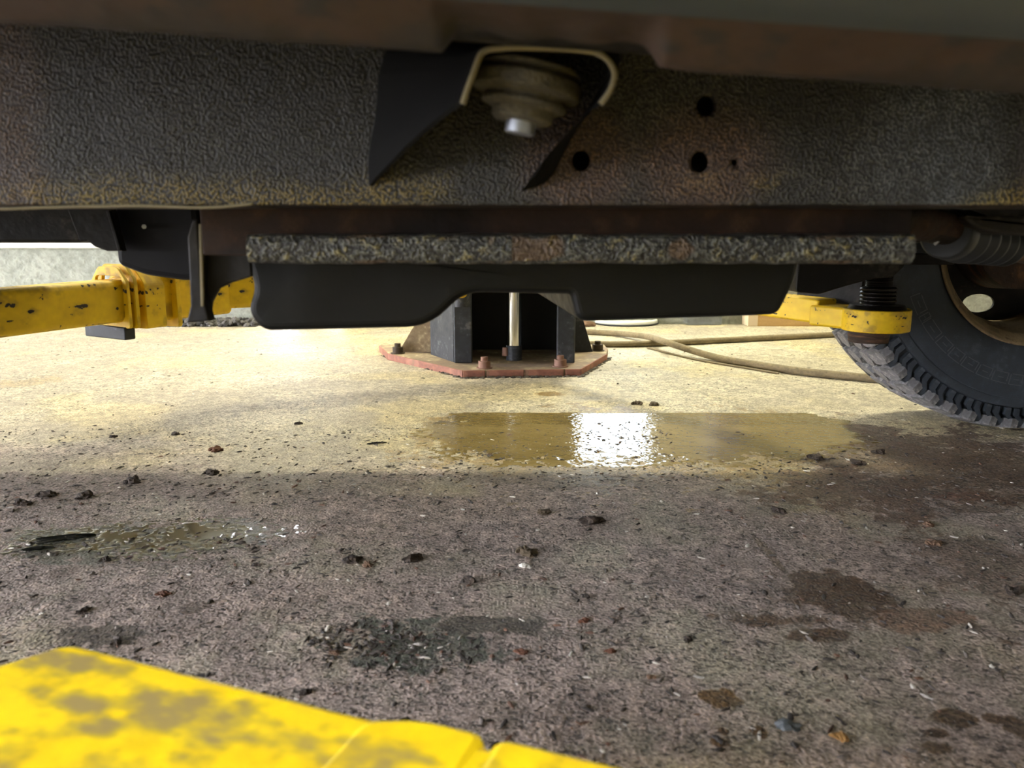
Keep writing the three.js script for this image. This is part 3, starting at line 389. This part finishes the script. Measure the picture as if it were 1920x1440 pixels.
// ------------------------------------------------------------------ far lift post: base plate, channel column, cylinder, arms
const lift = thing('lift_post', 'dark steel lift post bolted to the floor, carrying two yellow arms', 'vehicle lift');
{
  const t = 0.022, pl = (px, py) => { const p = onFloor(px, py, t); return [p.x, -p.z]; };
  const pts = [pl(712, 648), pl(728, 663), pl(868, 695), pl(1088, 692), pl(1137, 664), pl(1140, 655)]; const zb = 3.02; pts.push([pts[5][0], zb], [pts[0][0], zb]);
  const plate = new THREE.Group(); plate.name = 'base_plate'; lift.add(plate);
  const g = extrude(pts.map(([x, d]) => [x, -d]).reverse(), t - 0.001, 0.0015); g.rotateX(Math.PI / 2); g.scale(1, 1, 1); g.translate(0, 0, 0);
  { const p = g.attributes.position; for (let i = 0; i < p.count; i++) p.setXYZ(i, p.getX(i), p.getY(i) + t - 0.0005, -p.getZ(i) * -1); }
  const m = mesh('plate_top', g, M.plate, plate); m.userData.label = 'dirt-covered top of the base plate';
  // painted edge bars round the front, with dark joints between them
  const edge = (a, b, lift0 = 0) => { const A = V(a[0], t / 2 + lift0, -a[1] + 0.003), B = V(b[0], t / 2 + lift0, -b[1] + 0.003); mesh('plate_edge', bar(A, B, 0.006, t + 0.002, 0.002), M.primer, plate); };
  edge(pts[0], pts[1]); edge(pts[1], pts[2]); const f = (k) => [mix(pts[2][0], pts[3][0], k), mix(pts[2][1], pts[3][1], k)];
  edge(f(0), f(0.185)); edge(f(0.2), f(0.515)); edge(f(0.53), f(0.855)); edge(f(0.87), f(1)); edge(pts[3], pts[4]);
  for (const [px, py, mat] of [[745, 664, M.darkBolt], [908, 692, M.bolt], [1051, 689, M.bolt], [1121, 659, M.darkBolt]]) {
    const c = onFloor(px, py, t), b = new THREE.Group(); b.name = 'anchor_bolt'; lift.add(b); b.position.set(c.x, t, c.z - 0.012);
    const wsh = new THREE.CylinderGeometry(0.026, 0.026, 0.004, 28); wsh.translate(0, 0.002, 0); mesh('washer', wsh, mat, b); const nut = new THREE.CylinderGeometry(0.0205, 0.0205, 0.021, 6); nut.rotateY(0.3); nut.translate(0, 0.0145, 0); mesh('nut', nut, mat, b);
    const st = new THREE.CylinderGeometry(0.0115, 0.0115, 0.014, 16); st.translate(0, 0.031, 0); mesh('stud', st, mat, b);
  }
  const zf = -2.56, x0 = -0.196, x1 = 0.212, col = new THREE.Group(); col.name = 'column'; lift.add(col);
  const H = 3.0, fl = 0.062, wall = 0.012, dp = 0.30, mid = (H + t) / 2, hh = H - t;
  mesh('front_flange', box(fl, hh, wall + 0.006, x0 + fl / 2, mid, zf - 0.009, 0.006), M.steel, col); mesh('front_flange', box(fl, hh, wall + 0.006, x1 - fl / 2, mid, zf - 0.009, 0.006), M.steel, col);
  mesh('side_wall', box(wall, hh, dp, x0 + wall / 2, mid, zf - dp / 2 - 0.018), M.steel, col); mesh('side_wall', box(wall, hh, dp, x1 - wall / 2, mid, zf - dp / 2 - 0.018), M.steel, col); mesh('back_wall', box(x1 - x0, hh, wall, (x0 + x1) / 2, mid, zf - dp - 0.02), M.black, col);
  // left gusset: sloped plate from the column side to the plate corner
  const gz = zf - 0.275, gp = [[-0.195, t], [-0.425, t], [-0.415, t + 0.01], [-0.30, 0.22], [-0.195, 0.34]]; const gus = extrude(gp, 0.014, 0.001); gus.translate(0, 0, gz); mesh('gusset', gus, M.plate, lift);
  const side = extrude([[0, t], [0.2, t], [0.2, 0.5], [0, 0.5]], 0.008, 0.001); side.rotateY(Math.PI / 2 + 0.5); side.translate(x0 - 0.002, 0, zf - 0.02); mesh('gusset', side, M.steel, lift);
  const gr = extrude([[0.212, t], [0.30, t], [0.212, 0.3]], 0.014, 0.001); gr.translate(0, 0, gz); mesh('gusset', gr, M.steel, lift);
  // hydraulic cylinder
  const cx = X(964, 2.62), cz = -2.63, cyl = new THREE.Group(); cyl.name = 'hydraulic_cylinder'; lift.add(cyl);
  mesh('cylinder_foot', rod(V(cx, t, cz), V(cx, 0.075, cz), 0.027, 0.027, 28), M.steel, cyl); mesh('chrome_rod', rod(V(cx, 0.07, cz), V(cx, 1.5, cz), 0.0265, 0.0265, 36), M.chrome, cyl).userData.label = 'bright chrome piston rod'; mesh('hose_fitting', rod(V(cx - 0.03, 0.04, cz + 0.01), V(cx - 0.03, 0.068, cz + 0.01), 0.012, 0.01, 14), M.bolt, cyl);
  mesh('carriage', box(0.27, 0.5, 0.14, 0.008, 0.62, zf - 0.11, 0.01), M.black, lift);

  // left arm: telescoping tube with a ribbed collar, bent link back to the carriage
  const arm = new THREE.Group(); arm.name = 'left_arm'; lift.add(arm); arm.name = 'support_arm';
  const a0 = V(-1.175, 0.2815, -1.40), c0 = V(-0.945, 0.293, -1.83), k0 = V(-0.80, 0.2935, -2.10);
  const dir = c0.clone().sub(a0).normalize(), q = dir.clone().cross(V(0, 1, 0)).normalize();
  mesh('inner_tube', bar(a0.clone().addScaledVector(dir, -0.25), c0.clone().addScaledVector(dir, 0.1), 0.094, 0.098, 0.016), M.yellow, arm);
  mesh('outer_tube', bar(c0.clone().addScaledVector(dir, 0.03), k0, 0.112, 0.112, 0.014), M.yellow, arm);
  const ring = (s, w, h, th, mat, dy = 0) => { const b = h / 2, o = [[-w / 2, -b], [w / 2, -b], [w / 2, b - 0.034], [w / 2 - 0.03, b], [-w / 2 + 0.03, b], [-w / 2, b - 0.034]], s2 = new THREE.Shape(roundedOutline(o, 0.008, 3).map((p) => new THREE.Vector2(...p))), hw = 0.05, hole = new THREE.Path(roundedOutline([[-hw, -hw - 0.001], [-hw, hw + 0.002], [hw, hw + 0.002], [hw, -hw - 0.001]], 0.014, 3).map((p) => new THREE.Vector2(...p))); s2.holes.push(hole);
    const g = boxUV(new THREE.ExtrudeGeometry(s2, { depth: th, bevelEnabled: true, bevelThickness: 0.001, bevelSize: 0.001, bevelSegments: 1 }), 0.4), c = c0.clone().addScaledVector(dir, s); g.applyMatrix4(new THREE.Matrix4().makeBasis(q, V(0, 1, 0), q.clone().cross(V(0, 1, 0)))); g.translate(c.x, c.y + dy, c.z); mesh('collar_plate', g, mat, arm); };
  ring(-0.004, 0.128, 0.142, 0.006, M.yellow, 0.008); ring(0.014, 0.136, 0.148, 0.007, M.yellow, 0.01); ring(0.085, 0.138, 0.138, 0.052, M.yellow); ring(0.125, 0.15, 0.19, 0.01, M.yellow, 0.022);
  mesh('arm_stop', bar(c0.clone().addScaledVector(dir, -0.012).addScaledVector(q, -0.085).add(V(0, -0.072, 0)), c0.clone().addScaledVector(dir, -0.002).addScaledVector(q, 0.05).add(V(0, -0.076, 0)), 0.03, 0.03, 0.003), M.steel, arm).userData.label = 'dark steel stop under the collar';
  mesh('link', bar(k0.clone().add(V(-0.01, 0.004, 0.01)), V(-0.16, 0.30, -2.45), 0.1, 0.092, 0.014), M.yellow, arm); mesh('pivot_pin', rod(V(-0.16, 0.22, -2.49), V(-0.16, 0.40, -2.49), 0.026), M.steel, arm);
  // right arm with its screw pad
  const ra = new THREE.Group(); ra.name = 'support_arm'; lift.add(ra);
  const pc = V(X(1656, 1.52), 0.2805, -1.52), root = V(0.2, 0.31, -2.40), rd = root.clone().sub(pc).setY(0).normalize();
  mesh('arm_bar', bar(pc.clone().addScaledVector(rd, 0.10).add(V(-0.012, 0.008, 0)), root, 0.06, 0.05, 0.005), M.yellow, ra); mesh('pivot_pin', rod(V(0.19, 0.22, -2.46), V(0.19, 0.42, -2.46), 0.026), M.steel, ra);
  mesh('eye_neck', bar(pc.clone().addScaledVector(rd, 0.03), pc.clone().addScaledVector(rd, 0.125), 0.088, 0.043, 0.006), M.yellow, ra);
  mesh('arm_cheek', bar(pc.clone().addScaledVector(rd, 0.05).add(V(0.03, 0.045, -0.03)), pc.clone().addScaledVector(rd, 0.2).add(V(0.02, 0.05, -0.03)), 0.012, 0.055, 0.003), M.grime, ra);
  const eye = lathe([[0.036, -0.022], [0.061, -0.022], [0.0628, -0.020], [0.0628, 0.019], [0.061, 0.0215], [0.036, 0.0215], [0.036, -0.022]], 56); mesh('eye_ring', boxUV(eye, 0.2).translate(pc.x, pc.y, pc.z), M.yellow, ra).userData.label = 'yellow ring with chipped paint';
  mesh('screw_nut', rod(pc.clone().add(V(-0.012, -0.045, 0)), pc.clone().add(V(-0.012, -0.018, 0)), 0.037, 0.04, 36), M.rust, ra);
  const thread = (r, n, pitch) => { const o = [[0, 0]]; for (let k = 0; k < n; k++) o.push([r - 0.0025, k * pitch], [r, k * pitch + pitch * 0.35], [r, k * pitch + pitch * 0.65], [r - 0.0025, k * pitch + pitch]); o.push([0, n * pitch]); return lathe(o, 40); };
  mesh('screw_flange', rod(pc.clone().add(V(0, 0.0215, 0)), pc.clone().add(V(0, 0.029, 0)), 0.054, 0.05, 40), M.oily, ra);
  mesh('screw_collar', thread(0.0335, 5, 0.0075).translate(pc.x, pc.y + 0.026, pc.z), M.oily, ra); mesh('screw_thread', thread(0.0245, 11, 0.0042).translate(pc.x, pc.y + 0.06, pc.z), M.oily, ra);
}
// ------------------------------------------------------------------ near lift post and the arm in the foreground
{
  const near = thing('lift_post_001', 'bright yellow smeared lift arm lying across the foreground, on its own post', 'vehicle lift');
  const h = 0.17, tip = V(-0.302, h, -0.482), e = V(0.935, 0, 0.354).normalize(), inw = V(-e.z, 0, e.x);          // e: along the arm to its root; inw: across it, towards the camera
  const local = (pts, y0, y1, rad) => { const s = roundedOutline(pts, 0.012, 4), g = extrude(s.map(([a, b]) => [a, b]), y1 - y0 - 2 * rad, rad); g.rotateX(Math.PI / 2); g.applyMatrix4(new THREE.Matrix4().makeBasis(e, V(0, 1, 0), inw)); g.translate(tip.x, y1 - rad, tip.z); return g; };
  const arm = new THREE.Group(); arm.name = 'support_arm'; near.add(arm);
  mesh('inner_tube', local([[0, 0], [0.5, 0], [0.5, 0.13], [-0.065, 0.13]], 0.08, h, 0.007), M.smeared, arm);
  const sl = 0.255; mesh('sleeve_mouth', local([[sl - 0.022, 0.004], [sl + 0.012, -0.0085], [sl + 0.052, -0.0085], [sl + 0.052, 0.139], [sl - 0.022, 0.139]], 0.07, h + 0.0012, 0.006), M.smeared, arm);
  mesh('sleeve', local([[sl + 0.0555, -0.0085], [0.9, -0.0085], [0.9, 0.139], [sl + 0.0555, 0.139]], 0.07, h + 0.0012, 0.006), M.smeared, arm);
  const r = tip.clone().addScaledVector(e, 0.86).addScaledVector(inw, 0.065).setY(0.125), base = V(0.35, 0.14, 1.15);
  mesh('link', bar(r, base, 0.12, 0.1, 0.012), M.smeared, arm);
  const col = new THREE.Group(); col.name = 'column'; near.add(col); const zf = 1.2, H = 3.0;
  for (const x of [0.17, 0.54]) mesh('side_wall', box(0.012, H, 0.3, x, H / 2, zf + 0.15), M.steel, col); mesh('back_wall', box(0.36, H, 0.012, 0.355, H / 2, zf + 0.3), M.steel, col); mesh('base_plate', box(0.8, 0.022, 0.5, 0.355, 0.0115, zf + 0.16, 0.004), M.plate, near); mesh('carriage', box(0.27, 0.5, 0.14, 0.355, 0.3, zf + 0.1, 0.01), M.black, near);
}
// ------------------------------------------------------------------ things lying on the floor beyond
const floorPts = (list, r) => list.map(([px, py, up = 0]) => onFloor(px, py, r + up));
tag(mesh('air_hose', boxUV(tube(floorPts([[1040, 622], [1090, 622], [1150, 625], [1205, 630, 0.012], [1250, 642, 0.028], [1300, 658, 0.012], [1350, 672], [1420, 684], [1500, 696], [1600, 706], [1720, 716]], 0.013), 0.0125, 120, 14), 0.2), M.hose), 'dusty brown hose curving across another hose toward the tire', 'hose');
tag(mesh('air_hose_001', boxUV(tube(floorPts([[1090, 645], [1180, 645], [1260, 642.5], [1340, 638.5], [1430, 634], [1520, 629.5], [1640, 623]], 0.013), 0.0125, 100, 14), 0.2), M.hose), 'straighter dusty hose running behind the tire from the post', 'hose');
tag(mesh('cable', tube(floorPts([[1214, 652], [1250, 661], [1300, 673], [1350, 682], [1400, 690], [1460, 700]], 0.004), 0.0035, 60, 8), M.hose), 'thin cable lying along the curved hose', 'cable');
{
  const c = onFloor(1172, 606); const lid = thing('bucket_lid', 'round white bucket lid lying by the back wall', 'lid'); lid.position.set(c.x, 0, c.z);
  mesh('lid_top', boxUV(lathe([[0, 0.02], [0.150, 0.02], [0.156, 0.026], [0.164, 0.026], [0.168, 0.02], [0.168, 0.004], [0.160, 0.0], [0, 0.0]], 64), 0.3), M.white, lid); mesh('rim_seal', new THREE.TorusGeometry(0.169, 0.004, 8, 64).rotateX(Math.PI / 2).translate(0, 0.005, 0), M.boot, lid);
  const w = onFloor(1405, 612), wb = thing('wood_block', 'short cut wooden block lying by the back wall', 'wood'); mesh('plank', box(0.36, 0.085, 0.13, w.x + 0.19, 0.0425, w.z - 0.07, 0.003), M.wood, wb); mesh('end_grain', box(0.052, 0.083, 0.128, w.x + 0.018, 0.0415, w.z - 0.068, 0.004), std({ color: 0xd9c6a6, roughness: 0.85 }), wb);
  const b = onFloor(1320, 610), jar = thing('plastic_tub', 'clear plastic tub lying by the back wall', 'tub'); mesh('tub_shell', new RoundedBoxGeometry(0.185, 0.05, 0.1, 3, 0.008).translate(b.x, 0.026, b.z - 0.05), phys({ color: 0xe8eef6, roughness: 0.08, transmission: 0.85, thickness: 0, ior: 1.45 }), jar); mesh('tub_lid', new RoundedBoxGeometry(0.19, 0.012, 0.105, 3, 0.004).translate(b.x, 0.057, b.z - 0.05), std({ color: 0xb9c3d6, roughness: 0.35 }), jar);
  const br = onFloor(1098, 612); tag(mesh('brick_piece', boxUV(lump(0.05, 0.024, 0.03, 0.2), 0.2).translate(br.x, 0, br.z), std({ color: 0x6b5340, roughness: 0.9 })), 'small brown broken brick beside the post', 'brick');
}
// ------------------------------------------------------------------ water on the floor
function puddle(name, label, inside, x0, x1, d0, d1, cell, mat, thick) {   // a thin film: ragged outline from a fine grid, small islands left dry
  const nx = Math.round((x1 - x0) / cell), nz = Math.round((d1 - d0) / cell), on = (i, j) => i >= 0 && j >= 0 && i < nx && j < nz && inside(x0 + (i + 0.5) * cell, d0 + (j + 0.5) * cell), pos = [], idx = [], map = new Map();
  const vtx = (i, j) => { const k = i * 100000 + j; if (!map.has(k)) { let n = 0; for (const [a, b] of [[0, 0], [-1, 0], [0, -1], [-1, -1]]) n += on(i + a, j + b); const x = x0 + i * cell, d = d0 + j * cell, jit = n < 4 ? cell * 0.45 : 0; map.set(k, pos.length / 3); pos.push(x + jit * (vnoise(x * 300, d * 300) - 0.5) * 2, n < 4 ? 0.0003 : thick, -d + jit * (vnoise(x * 300 + 50, d * 300) - 0.5) * 2); } return map.get(k); };
  for (let i = 0; i < nx; i++) for (let j = 0; j < nz; j++) if (on(i, j)) { const a = vtx(i, j), b = vtx(i + 1, j), c = vtx(i, j + 1), d = vtx(i + 1, j + 1); idx.push(a, b, c, b, d, c); }
  const g = new THREE.BufferGeometry(); g.setAttribute('position', new THREE.Float32BufferAttribute(pos, 3)); g.setIndex(idx); const uv = new Float32Array(pos.length / 3 * 2); for (let i = 0; i < pos.length / 3; i++) { uv[i * 2] = pos[i * 3] / 0.3; uv[i * 2 + 1] = pos[i * 3 + 2] / 0.3; } g.setAttribute('uv', new THREE.BufferAttribute(uv, 2)); g.computeVertexNormals(); return tag(mesh(name, g, mat), label, 'puddle');
}
const ripple = maps(512, 512, (u, v) => { const a = fbm(u * 14, v * 20, 3, 0), b = fbm(u * 5, v * 5, 3, 5); const c = mix3([112, 98, 62], [146, 130, 90], b); return [c[0], c[1], c[2], 0.07, 0.6 * a + 0.4 * fbm(u * 40, v * 40, 2, 40)]; });
const floorZ = (py) => -onFloor(960, py).z;
{
  const zA = floorZ(773), zB = floorZ(868), inEllipse = (x, d, px, py, rx, ry) => { const p = onFloor(px, py), a = onFloor(px, py - ry), b = onFloor(px, py + ry), dx = (x - p.x) / (rx * -p.z / FOCAL), dz = (d + p.z) / ((b.z - a.z) / 2); return 1 - Math.hypot(dx, dz); };
  const main = (x, d) => { const n = 0.9 * (fbm(x * 16 + 3, d * 16, 4) - 0.5), g = 1.1 * (fbm(x * 90, d * 90, 2) - 0.5); const far = sm(zA + 0.004, zA - 0.01, d + 0.02 * (fbm(x * 6, 1, 2) - 0.5));
    const m = Math.max(inEllipse(x, d, 1140, 806, 340, 62) + 0.12, inEllipse(x, d, 1390, 800, 185, 46) + 0.25, inEllipse(x, d, 960, 812, 150, 52) - 0.1); return far > 0.5 && m + n * 0.55 + g * (0.12 + 0.34 * sm(zA - 0.14, zB, d) + 0.5 * sm(0.12, 0.2, x) * sm(0.4, 0.3, x)) > 0.12; };
  puddle('puddle', 'brown rain puddle reflecting the window in front of the post', main, -0.35, 1.0, zB - 0.03, zA + 0.02, 0.0045, std({ ...ripple, bumpScale: 0.0011 }), 0.0012);
  const wetLeft = (x, d) => Math.max(inEllipse(x, d, 255, 1010, 225, 34), inEllipse(x, d, 380, 1000, 90, 30) + 0.15) + 1.3 * (fbm(x * 24, d * 30, 3) - 0.5) + 2.2 * (fbm(x * 120, d * 160, 2) - 0.5) > 0.34;
  puddle('puddle_001', 'thin broken film of grey water on the shaded floor', wetLeft, -0.78, -0.28, floorZ(1052), floorZ(968), 0.003, std({ color: 0x5d5f52, roughness: 0.1 }), 0.0009);
}
// ------------------------------------------------------------------ dirt and debris
const DIRT = { dark: std({ ...patina([[44, 37, 32], [66, 55, 46], [88, 76, 64]], 10, 0.9, 256), bumpScale: 0.001 }), brown: std({ color: 0x644e3c, roughness: 0.9 }), pale: std({ color: 0xd8d4ca, roughness: 0.7 }), rusty: std({ color: 0x5c3b2a, roughness: 0.9 }), grey: std({ color: 0x5a6064, roughness: 0.7 }), wet: std({ color: 0x191a17, roughness: 0.25 }), olive: std({ color: 0x4d4232, roughness: 0.9 }), orange: std({ color: 0x94703f, roughness: 0.85 }) };
const CLODS = [ // px, py, width px, mat, label (same label = same group)
  [662, 1052, 46, 'dark', 'mud'], [690, 1060, 30, 'brown', 'mud'], [775, 1050, 44, 'dark', 'mud'], [880, 1090, 40, 'dark', 'mud'], [1022, 962, 30, 'olive', 'mud'], [985, 1036, 44, 'olive', 'mud'], [575, 1298, 30, 'dark', 'mud'], [1220, 1270, 22, 'brown', 'mud'], [975, 1222, 28, 'rusty', 'rust'], [1145, 1222, 26, 'rusty', 'rust'], [1095, 1165, 26, 'rusty', 'rust'], [307, 1115, 30, 'rusty', 'rust'], [630, 1225, 30, 'brown', 'mud'], [1290, 1200, 30, 'dark', 'mud'], [220, 1205, 30, 'dark', 'mud'], [160, 1145, 34, 'dark', 'mud'], [90, 930, 38, 'dark', 'mud'], [250, 905, 40, 'dark', 'mud'], [160, 932, 44, 'dark', 'mud'], [395, 888, 34, 'dark', 'mud'], [405, 845, 30, 'rusty', 'rust'], [1650, 850, 30, 'dark', 'mud'], [1755, 1020, 34, 'brown', 'mud'], [1460, 960, 34, 'dark', 'mud'], [1100, 1120, 26, 'dark', 'mud'], [330, 815, 22, 'dark', 'mud'], [560, 795, 18, 'dark', 'mud'], [210, 820, 18, 'dark', 'mud'], [1110, 980, 50, 'dark', 'mud'], [480, 1060, 24, 'dark', 'mud'], [200, 1050, 30, 'dark', 'mud'], [40, 945, 36, 'dark', 'mud'], [1530, 860, 40, 'dark', 'mud'], [1610, 870, 36, 'dark', 'mud'], [1900, 1110, 40, 'dark', 'mud'], [1740, 985, 30, 'brown', 'mud'], [720, 1355, 24, 'olive', 'mud'], [760, 1350, 26, 'dark', 'mud'],
  [1196, 758, 26, 'olive', 'two'], [1228, 760, 26, 'olive', 'two'], [705, 832, 36, 'wet', 'black sliver of bark lying on the lit concrete'], [985, 1062, 32, 'pale', 'white chip with a long shadow between mud clods'], [1470, 1361, 60, 'grey', 'blue grey stone chip with pale rim beside brown drops'], [1580, 1384, 38, 'orange', 'ochre crumb of dirt beside the grey stone chip'], [118, 1012, 100, 'wet', 'long wet black splinter in the thin water film'], [72, 1030, 60, 'wet', 'smaller wet black splinter below the long one'], [1860, 1250, 20, 'pale', 'pale flat flake beside brown stains on the right floor'], [1126, 1438, 34, 'rusty', 'rust flake beside the yellow arm sleeve'], [1148, 1437, 24, 'grey', 'grey chip beside the rust flake at the arm'], [1385, 604, 14, 'pale', 'white crumb lying between plastic tub and wood'],
];
const nearWhat = (px, py) => py > 1335 ? 'beside the yellow arm' : px < 260 && py > 1130 ? 'beside the small damp spot above the yellow arm' : px < 520 && py > 1035 ? 'in front of the thin water film' : px < 420 && py > 880 ? 'between the lit floor and the thin water film' : px < 600 && py < 880 ? 'on the lit concrete before the post' : px > 1380 && py < 890 ? 'at the end of the brown puddle by the tire' : px > 1380 ? 'on the brown stained floor before the tire' : px > 1190 ? 'between the dark damp patch and brown stains' : py > 1200 ? 'beside the dark damp grit patch' : py > 1085 ? 'just behind the dark damp grit patch' : py < 1000 ? 'in the shade before the brown puddle' : px < 800 ? 'behind the dark damp patch, paired with another clod' : 'beside the white chip';
const GROUPED = { mud: ['small dark mud clod', 'mud clods on the floor', 'mud_clod', 'mud'], rust: ['small flake of red rust', 'rust flakes on the floor', 'rust_flake', 'rust'], two: ['olive brown clod beside the brown puddle', 'pair of clods behind the puddle', 'dirt_clod', 'clod'] };
const used = {}; const uniq = (n) => { used[n] = (used[n] ?? -1) + 1; return used[n] ? n + '_' + String(used[n]).padStart(3, '0') : n; };
function clod(s, high, n) {                                         // a few broken lumps pressed together into one crumbly piece
  const out = []; for (let k = 0; k < n; k++) { const q = k ? rr(0.35, 0.6) : 0.72, g = lump(s * q * rr(0.9, 1.2), s * high * q * 1.5, s * q * rr(0.6, 0.85), 0.5, 2); g.rotateY(rnd() * 6.28); if (k) g.translate(s * rr(-0.7, 0.7), 0, s * rr(-0.35, 0.35)); out.push(g); } return mergeGeometries(out);
}
for (const [px, py, w, mat, key] of CLODS) {
  const p = onFloor(px, py), s = w * -p.z / FOCAL / 2, long = /splinter|sliver/.test(key), flat = mat === 'pale' || mat === 'grey', gq = GROUPED[key];
  const g = long ? lump(s, s * 0.17, s * 0.17, 0.5, 3) : clod(s, flat ? 0.26 : 0.38, flat ? 2 : 4);
  const m = mesh(uniq(gq ? gq[2] : long ? 'splinter' : flat ? 'stone_chip' : 'dirt_crumb'), boxUV(g, 0.1), DIRT[mat]); m.position.set(p.x, -0.0008, p.z); m.rotation.y = long ? 0.35 : rr(-0.5, 0.5); gq ? tag(m, key === 'two' ? gq[0] : gq[0] + ' ' + nearWhat(px, py), gq[3], gq[1]) : tag(m, key, long ? 'splinter' : 'debris');
}
{ // loose grit, nobody could count it
  const grit = new THREE.Group(); grit.name = 'floor_grit'; scene.add(grit); grit.userData = { label: 'loose dark grit, flakes and pale crumbs scattered over the floor', category: 'grit', kind: 'stuff' };
  const kinds = [lump(1, 1, 1, 0.45, 1), lump(1, 1, 1, 0.5, 1), lump(1, 1, 1, 0.4, 1)], per = [8000, 8000, 7000], mt = std({ color: 0xffffff, roughness: 0.85 }), o = new THREE.Object3D(), col = new THREE.Color();
  const spots = [[0.25, 1.66, 0.13, 0.15], [0.24, 1.62, 0.12, 0.12], [0.27, 1.72, 0.1, 0.1], [0.0, 1.62, 0.14, 0.1], [-0.75, 1.30, 0.5, 0.14], [-0.3, 1.35, 0.5, 0.12], [0.75, 1.28, 0.3, 0.3], [0.5, 1.5, 0.25, 0.1], [0.1, 1.42, 0.4, 0.08], [-0.12, 0.76, 0.09, 0.05], [-0.16, 0.79, 0.07, 0.04], [-0.55, 1.06, 0.2, 0.05], [0.85, 0.95, 0.25, 0.2], [0.2, 1.6, 0.12, 0.1], [0.0, 1.55, 0.12, 0.06]];
  kinds.forEach((g, k) => {
    const im = new THREE.InstancedMesh(g, mt, per[k]); im.name = 'grit'; im.castShadow = im.receiveShadow = true; im.userData.kind = 'stuff';
    for (let i = 0; i < per[k]; i++) {
      let x, d; const t = rnd();
      if (t < 0.52) { d = 0.5 + 1.25 * Math.pow(rnd(), 0.9); x = (rnd() * 2 - 1) * (0.72 * d + 0.04); } else if (t < 0.92) { const q = spots[Math.floor(rnd() * spots.length)]; const a = rnd() * 6.283, r = Math.sqrt(rnd()); x = q[0] + Math.cos(a) * r * q[2]; d = q[1] + Math.sin(a) * r * q[3]; } else { d = rr(1.6, 3.6); x = rr(-0.7, 0.7) * d; }
      const s = (0.0006 + 0.0036 * Math.pow(rnd(), 5)) * (d > 1.2 ? 0.85 : 0.85), white = rnd() < 0.09;
      o.position.set(x, -0.0003, -d); o.rotation.set(rr(-0.2, 0.2), rnd() * 6.28, rr(-0.2, 0.2)); o.scale.set(s * rr(0.8, 2.4), s * rr(0.25, 0.7) * (white ? 0.7 : 1), s * rr(0.4, 0.9)); o.updateMatrix(); im.setMatrixAt(i, o.matrix);
      white ? (() => { const q = rr(0.4, 0.8); col.setRGB(q, q * 0.96, q * 0.88); })() : rnd() < 0.1 ? (() => { const q = rr(0.07, 0.16); col.setRGB(q, q * 0.55, q * 0.36); })() : (() => { const q = 0.025 + 0.17 * rnd() * rnd(); col.setRGB(q, q * 0.86, q * 0.76); })(); im.setColorAt(i, col);
    }
    im.instanceMatrix.needsUpdate = true; grit.add(im);
  });
  const gravel = new THREE.InstancedMesh(lump(1, 1, 1, 0.4, 1), mt, 900); gravel.name = 'wall_gravel'; gravel.castShadow = gravel.receiveShadow = true; gravel.userData = { kind: 'stuff', label: 'strip of dark gravel swept along the foot of the back wall', category: 'gravel' };
  for (let i = 0; i < 900; i++) { const s = rr(0.008, 0.02); o.position.set(rr(-2.62, -1.28), rr(0, 0.035) * Math.pow(rnd(), 0.7), WALL_Z + 0.012 + Math.pow(rnd(), 1.6) * 0.11); o.rotation.set(rnd(), rnd() * 6, rnd()); o.scale.set(s, s * 0.75, s * 0.9); o.updateMatrix(); gravel.setMatrixAt(i, o.matrix); const q = rr(0.02, 0.12); col.setRGB(q, q * 0.95, q * 0.95); gravel.setColorAt(i, col); } scene.add(gravel);
  const crust = new THREE.InstancedMesh(lump(1, 1, 1, 0.45, 1), mt, 520); crust.name = 'plate_dirt'; crust.castShadow = crust.receiveShadow = true; crust.userData = { kind: 'stuff', label: 'crumbly dark dirt packed under the base plate edge', category: 'dirt' };
  const run = [[718, 668], [870, 709], [1090, 706], [1142, 672]].map((p) => onFloor(...p)); for (let i = 0; i < 520; i++) { const k = Math.floor(rnd() * 3), t = rnd(), p = run[k].clone().lerp(run[k + 1], t), s = rr(0.002, 0.007); o.position.set(p.x + rr(-0.008, 0.008), 0, p.z + rr(-0.012, 0.012)); o.rotation.set(0, rnd() * 6, 0); o.scale.set(s * 1.4, s * 0.6, s); o.updateMatrix(); crust.setMatrixAt(i, o.matrix); const q = rr(0.02, 0.14); col.setRGB(q, q * 0.85, q * 0.7); crust.setColorAt(i, col); } scene.add(crust);
}
renderer.render(scene, camera);
